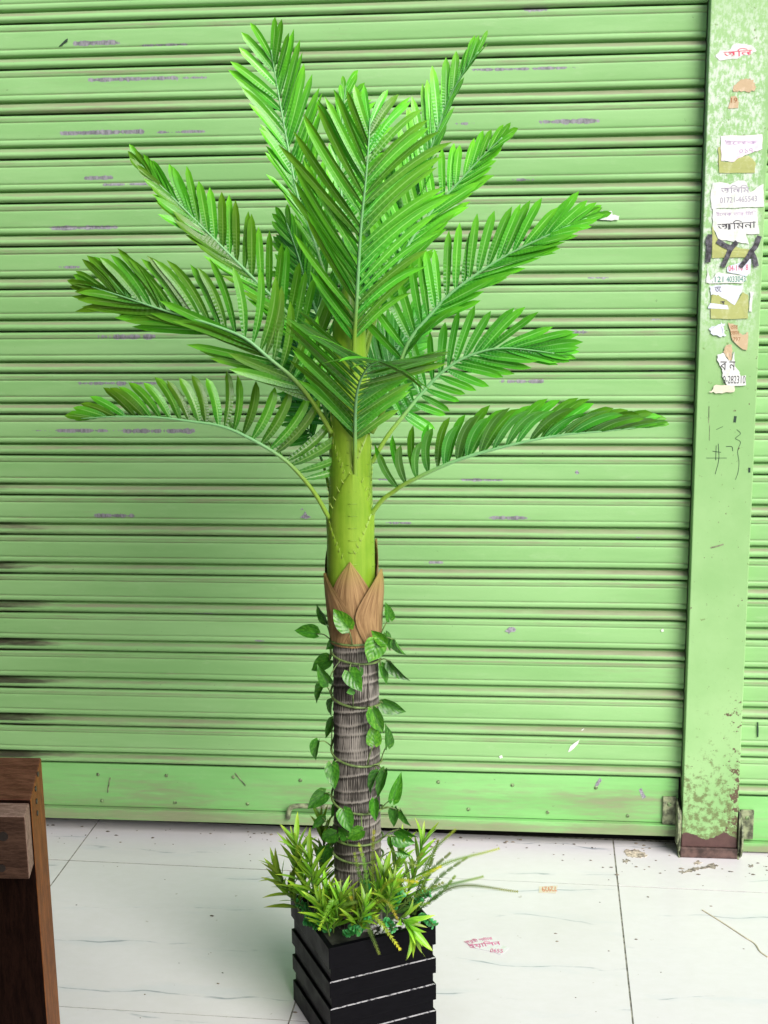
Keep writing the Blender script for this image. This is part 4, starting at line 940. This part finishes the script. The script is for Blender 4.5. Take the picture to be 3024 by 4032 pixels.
def fern(bpx, bdy, tips, label, seed):
    rs = random.Random(seed); B0 = at(*bpx, YC+bdy); r = empty('fern_bunch', B0, label, 'fern', 'saw edged fern bunches in the planter')
    for (mx, my), (tx, ty), dm, dt, tint in tips:
        C_ = catmull([B0+Vector((rs.uniform(-.006, .006), rs.uniform(-.004, .004), 0)), at(mx, my, YC+dm), at(tx, ty, YC+dt)], 60); Lt = sum((C_[i+1]-C_[i]).length for i in range(59))
        t = MB(); t.tube(C_, [.0013*(1-.6*i/59) for i in range(60)], 5); t.uv = [(.5, uv_[1]) for uv_ in t.uv]
        nT = int(Lt/.0036)
        for i in range(nT):
            s = .18+.82*i/nT; k = min(58, max(1, int(s*59))); T = (C_[k+1]-C_[k-1]).normalized(); sd_ = T.cross(Vector((rs.uniform(-.3, .3), -1, .25))).normalized(); nn = sd_.cross(T)
            L = .0080*(1-.55*max(0, s-.5)*2*.8)*min(1, (s-.1)*6)
            for sg in (-1, 1):
                d = (T*.72+sd_*sg*.7+nn*rs.uniform(-.1, .3)).normalized(); p = C_[k]; wv = T*.0011
                t.add([p-wv, p+wv, p+d*L*.6+wv*.7, p+d*L, p+d*L*.5-wv*.9], [(0, 1, 2, 3, 4)], [(.3, s*.8), (.3, s*.8), (.6, s), (.8, s), (.6, s)])
        o = t.build('frond', M['fern'], r); o.color = (*tint, 1)
    return r
DG = (.75, .85, .9); GG = (1., 1., 1.); YE = (2.2, 1.55, 1.0)
fern((890,1975), .01, [((930,1850),(985,1790),.0,-.01,GG), ((935,1880),(1080,1832),-.01,-.02,(1.5,1.3,1)), ((930,1925),(1045,1893),-.02,-.03,DG), ((985,1915),(1120,1926),-.02,-.03,(1.2,1.1,1)), ((945,1900),(1012,1850),.02,.03,DG), ((935,1850),(948,1812),.03,.02,(1.3,1.2,1)), ((925,1890),(975,1840),.0,.0,DG), ((950,1930),(985,1890),-.03,-.04,DG)], 'large fern bunch fanning out over the right rim of the planter', 1)
fern((800,1965), -.07, [((805,1850),(808,1790),-.055,-.05,(1.4,1.2,1)), ((790,1880),(775,1820),-.08,-.085,GG), ((840,1905),(905,1905),-.09,-.10,YE), ((780,1900),(765,1840),-.08,-.08,DG), ((860,1870),(905,1870),-.06,-.06,DG)], 'fern bunch arching up before the trunk', 2)
fern((785,1975), -.085, [((815,1985),(866,2053),-.12,-.125,YE), ((795,2000),(820,2062),-.115,-.118,DG), ((830,1945),(862,1990),-.115,-.12,YE), ((765,1960),(758,1935),-.10,-.10,YE)], 'yellowing fern bunch drooping over the front of the planter', 3)
fern((735,1985), -.09, [((720,1945),(688,2010),-.12,-.128,(1.6,2.0,1.4)), ((745,1955),(790,1945),-.11,-.11,GG)], 'pale fern bunch hanging over the left rim of the planter', 4)
fern((850,1980), -.05, [((880,1915),(955,1870),-.05,-.06,YE), ((890,1940),(960,1905),-.06,-.065,GG), ((870,1900),(915,1840),-.04,-.04,DG), ((885,1960),(930,1950),-.06,-.07,DG)], 'dark fern bunch at the right of the trunk inside the planter', 5)

sprig([(725,2000),(722,1975),(714,1950),(706,1925)], [-.06,-.06,-.06,-.06], 12, 62, 'lime leafy sprig at the left foot of the trunk', 12, YG)
sprig([(835,1985),(838,1955),(846,1925),(852,1900)], [-.08,-.085,-.09,-.09], 12, 58, 'yellow green leafy sprig among the ferns right of the trunk', 13, BR)
sprig([(770,2015),(775,1995),(785,1972),(790,1950)], [-.105,-.11,-.115,-.115], 11, 55, 'low leafy sprig behind the middle of the front rim', 14, YG)
def euca(bpx, bdy, tpx, tdy, n_, label, seed):
    n_ = int(n_*1.6); rs = random.Random(seed); B0 = at(*bpx, YC+bdy); T0 = at(*tpx, YC+tdy); C_ = catmull([B0, (B0+T0)/2+Vector((0, 0, .008)), T0], 16)
    r = empty('eucalyptus_sprig', B0, label, 'plant', 'round leaved sprigs in the planter')
    t = MB(); t.tube(C_, .0012, 5); t.build('stem', M['pstem'], r, smooth=True)
    for i in range(n_):
        s = (i+.5)/n_; k = min(14, int(s*15)); T = (C_[k+1]-C_[max(0, k-1)]).normalized(); a = i*2.2; o1 = T.orthogonal().normalized(); o2 = T.cross(o1); out = o1*cos(a)+o2*sin(a)
        L = .0102*rs.uniform(.75, 1.15); f_ = rs.uniform(.75, 1.25); place(RL, C_[k], T*.55+out, T+Vector((0, -.3, .3)), L, L, r, (f_, f_, f_))
for k, a in enumerate([((672,1985),-.03,(640,1950),-.03,18,'round leaved teal sprig at the left corner of the planter'), ((710,2015),-.09,(690,1985),-.10,14,'round leaved teal sprig in the front left corner'), ((830,1995),-.10,(850,2010),-.115,12,'round leaved teal sprig beside the white pebbles'), ((690,2000),-.05,(655,1965),-.045,18,'round leaved teal sprig just inside the left rim'),
      ((745,2020),-.10,(778,2012),-.125,18,'round leaved teal sprig at the front rim of the planter'), ((775,2010),-.09,(800,1985),-.11,16,'round leaved teal sprig behind the front rim below the trunk'),
      ((905,1985),-.04,(938,2000),-.06,16,'round leaved teal sprig hanging over the right corner'), ((890,1960),-.03,(930,1930),-.03,18,'round leaved teal sprig under the large fern'),
      ((800,1950),-.06,(790,1905),-.06,14,'round leaved teal sprig at the right foot of the trunk'), ((850,1965),-.07,(870,1930),-.08,16,'round leaved teal sprig between the ferns'), ((660,1990),-.04,(690,2010),-.08,14,'round leaved teal sprig along the inside of the left side')]):
    euca(a[0], a[1], a[2], a[3], a[4], a[5], k)
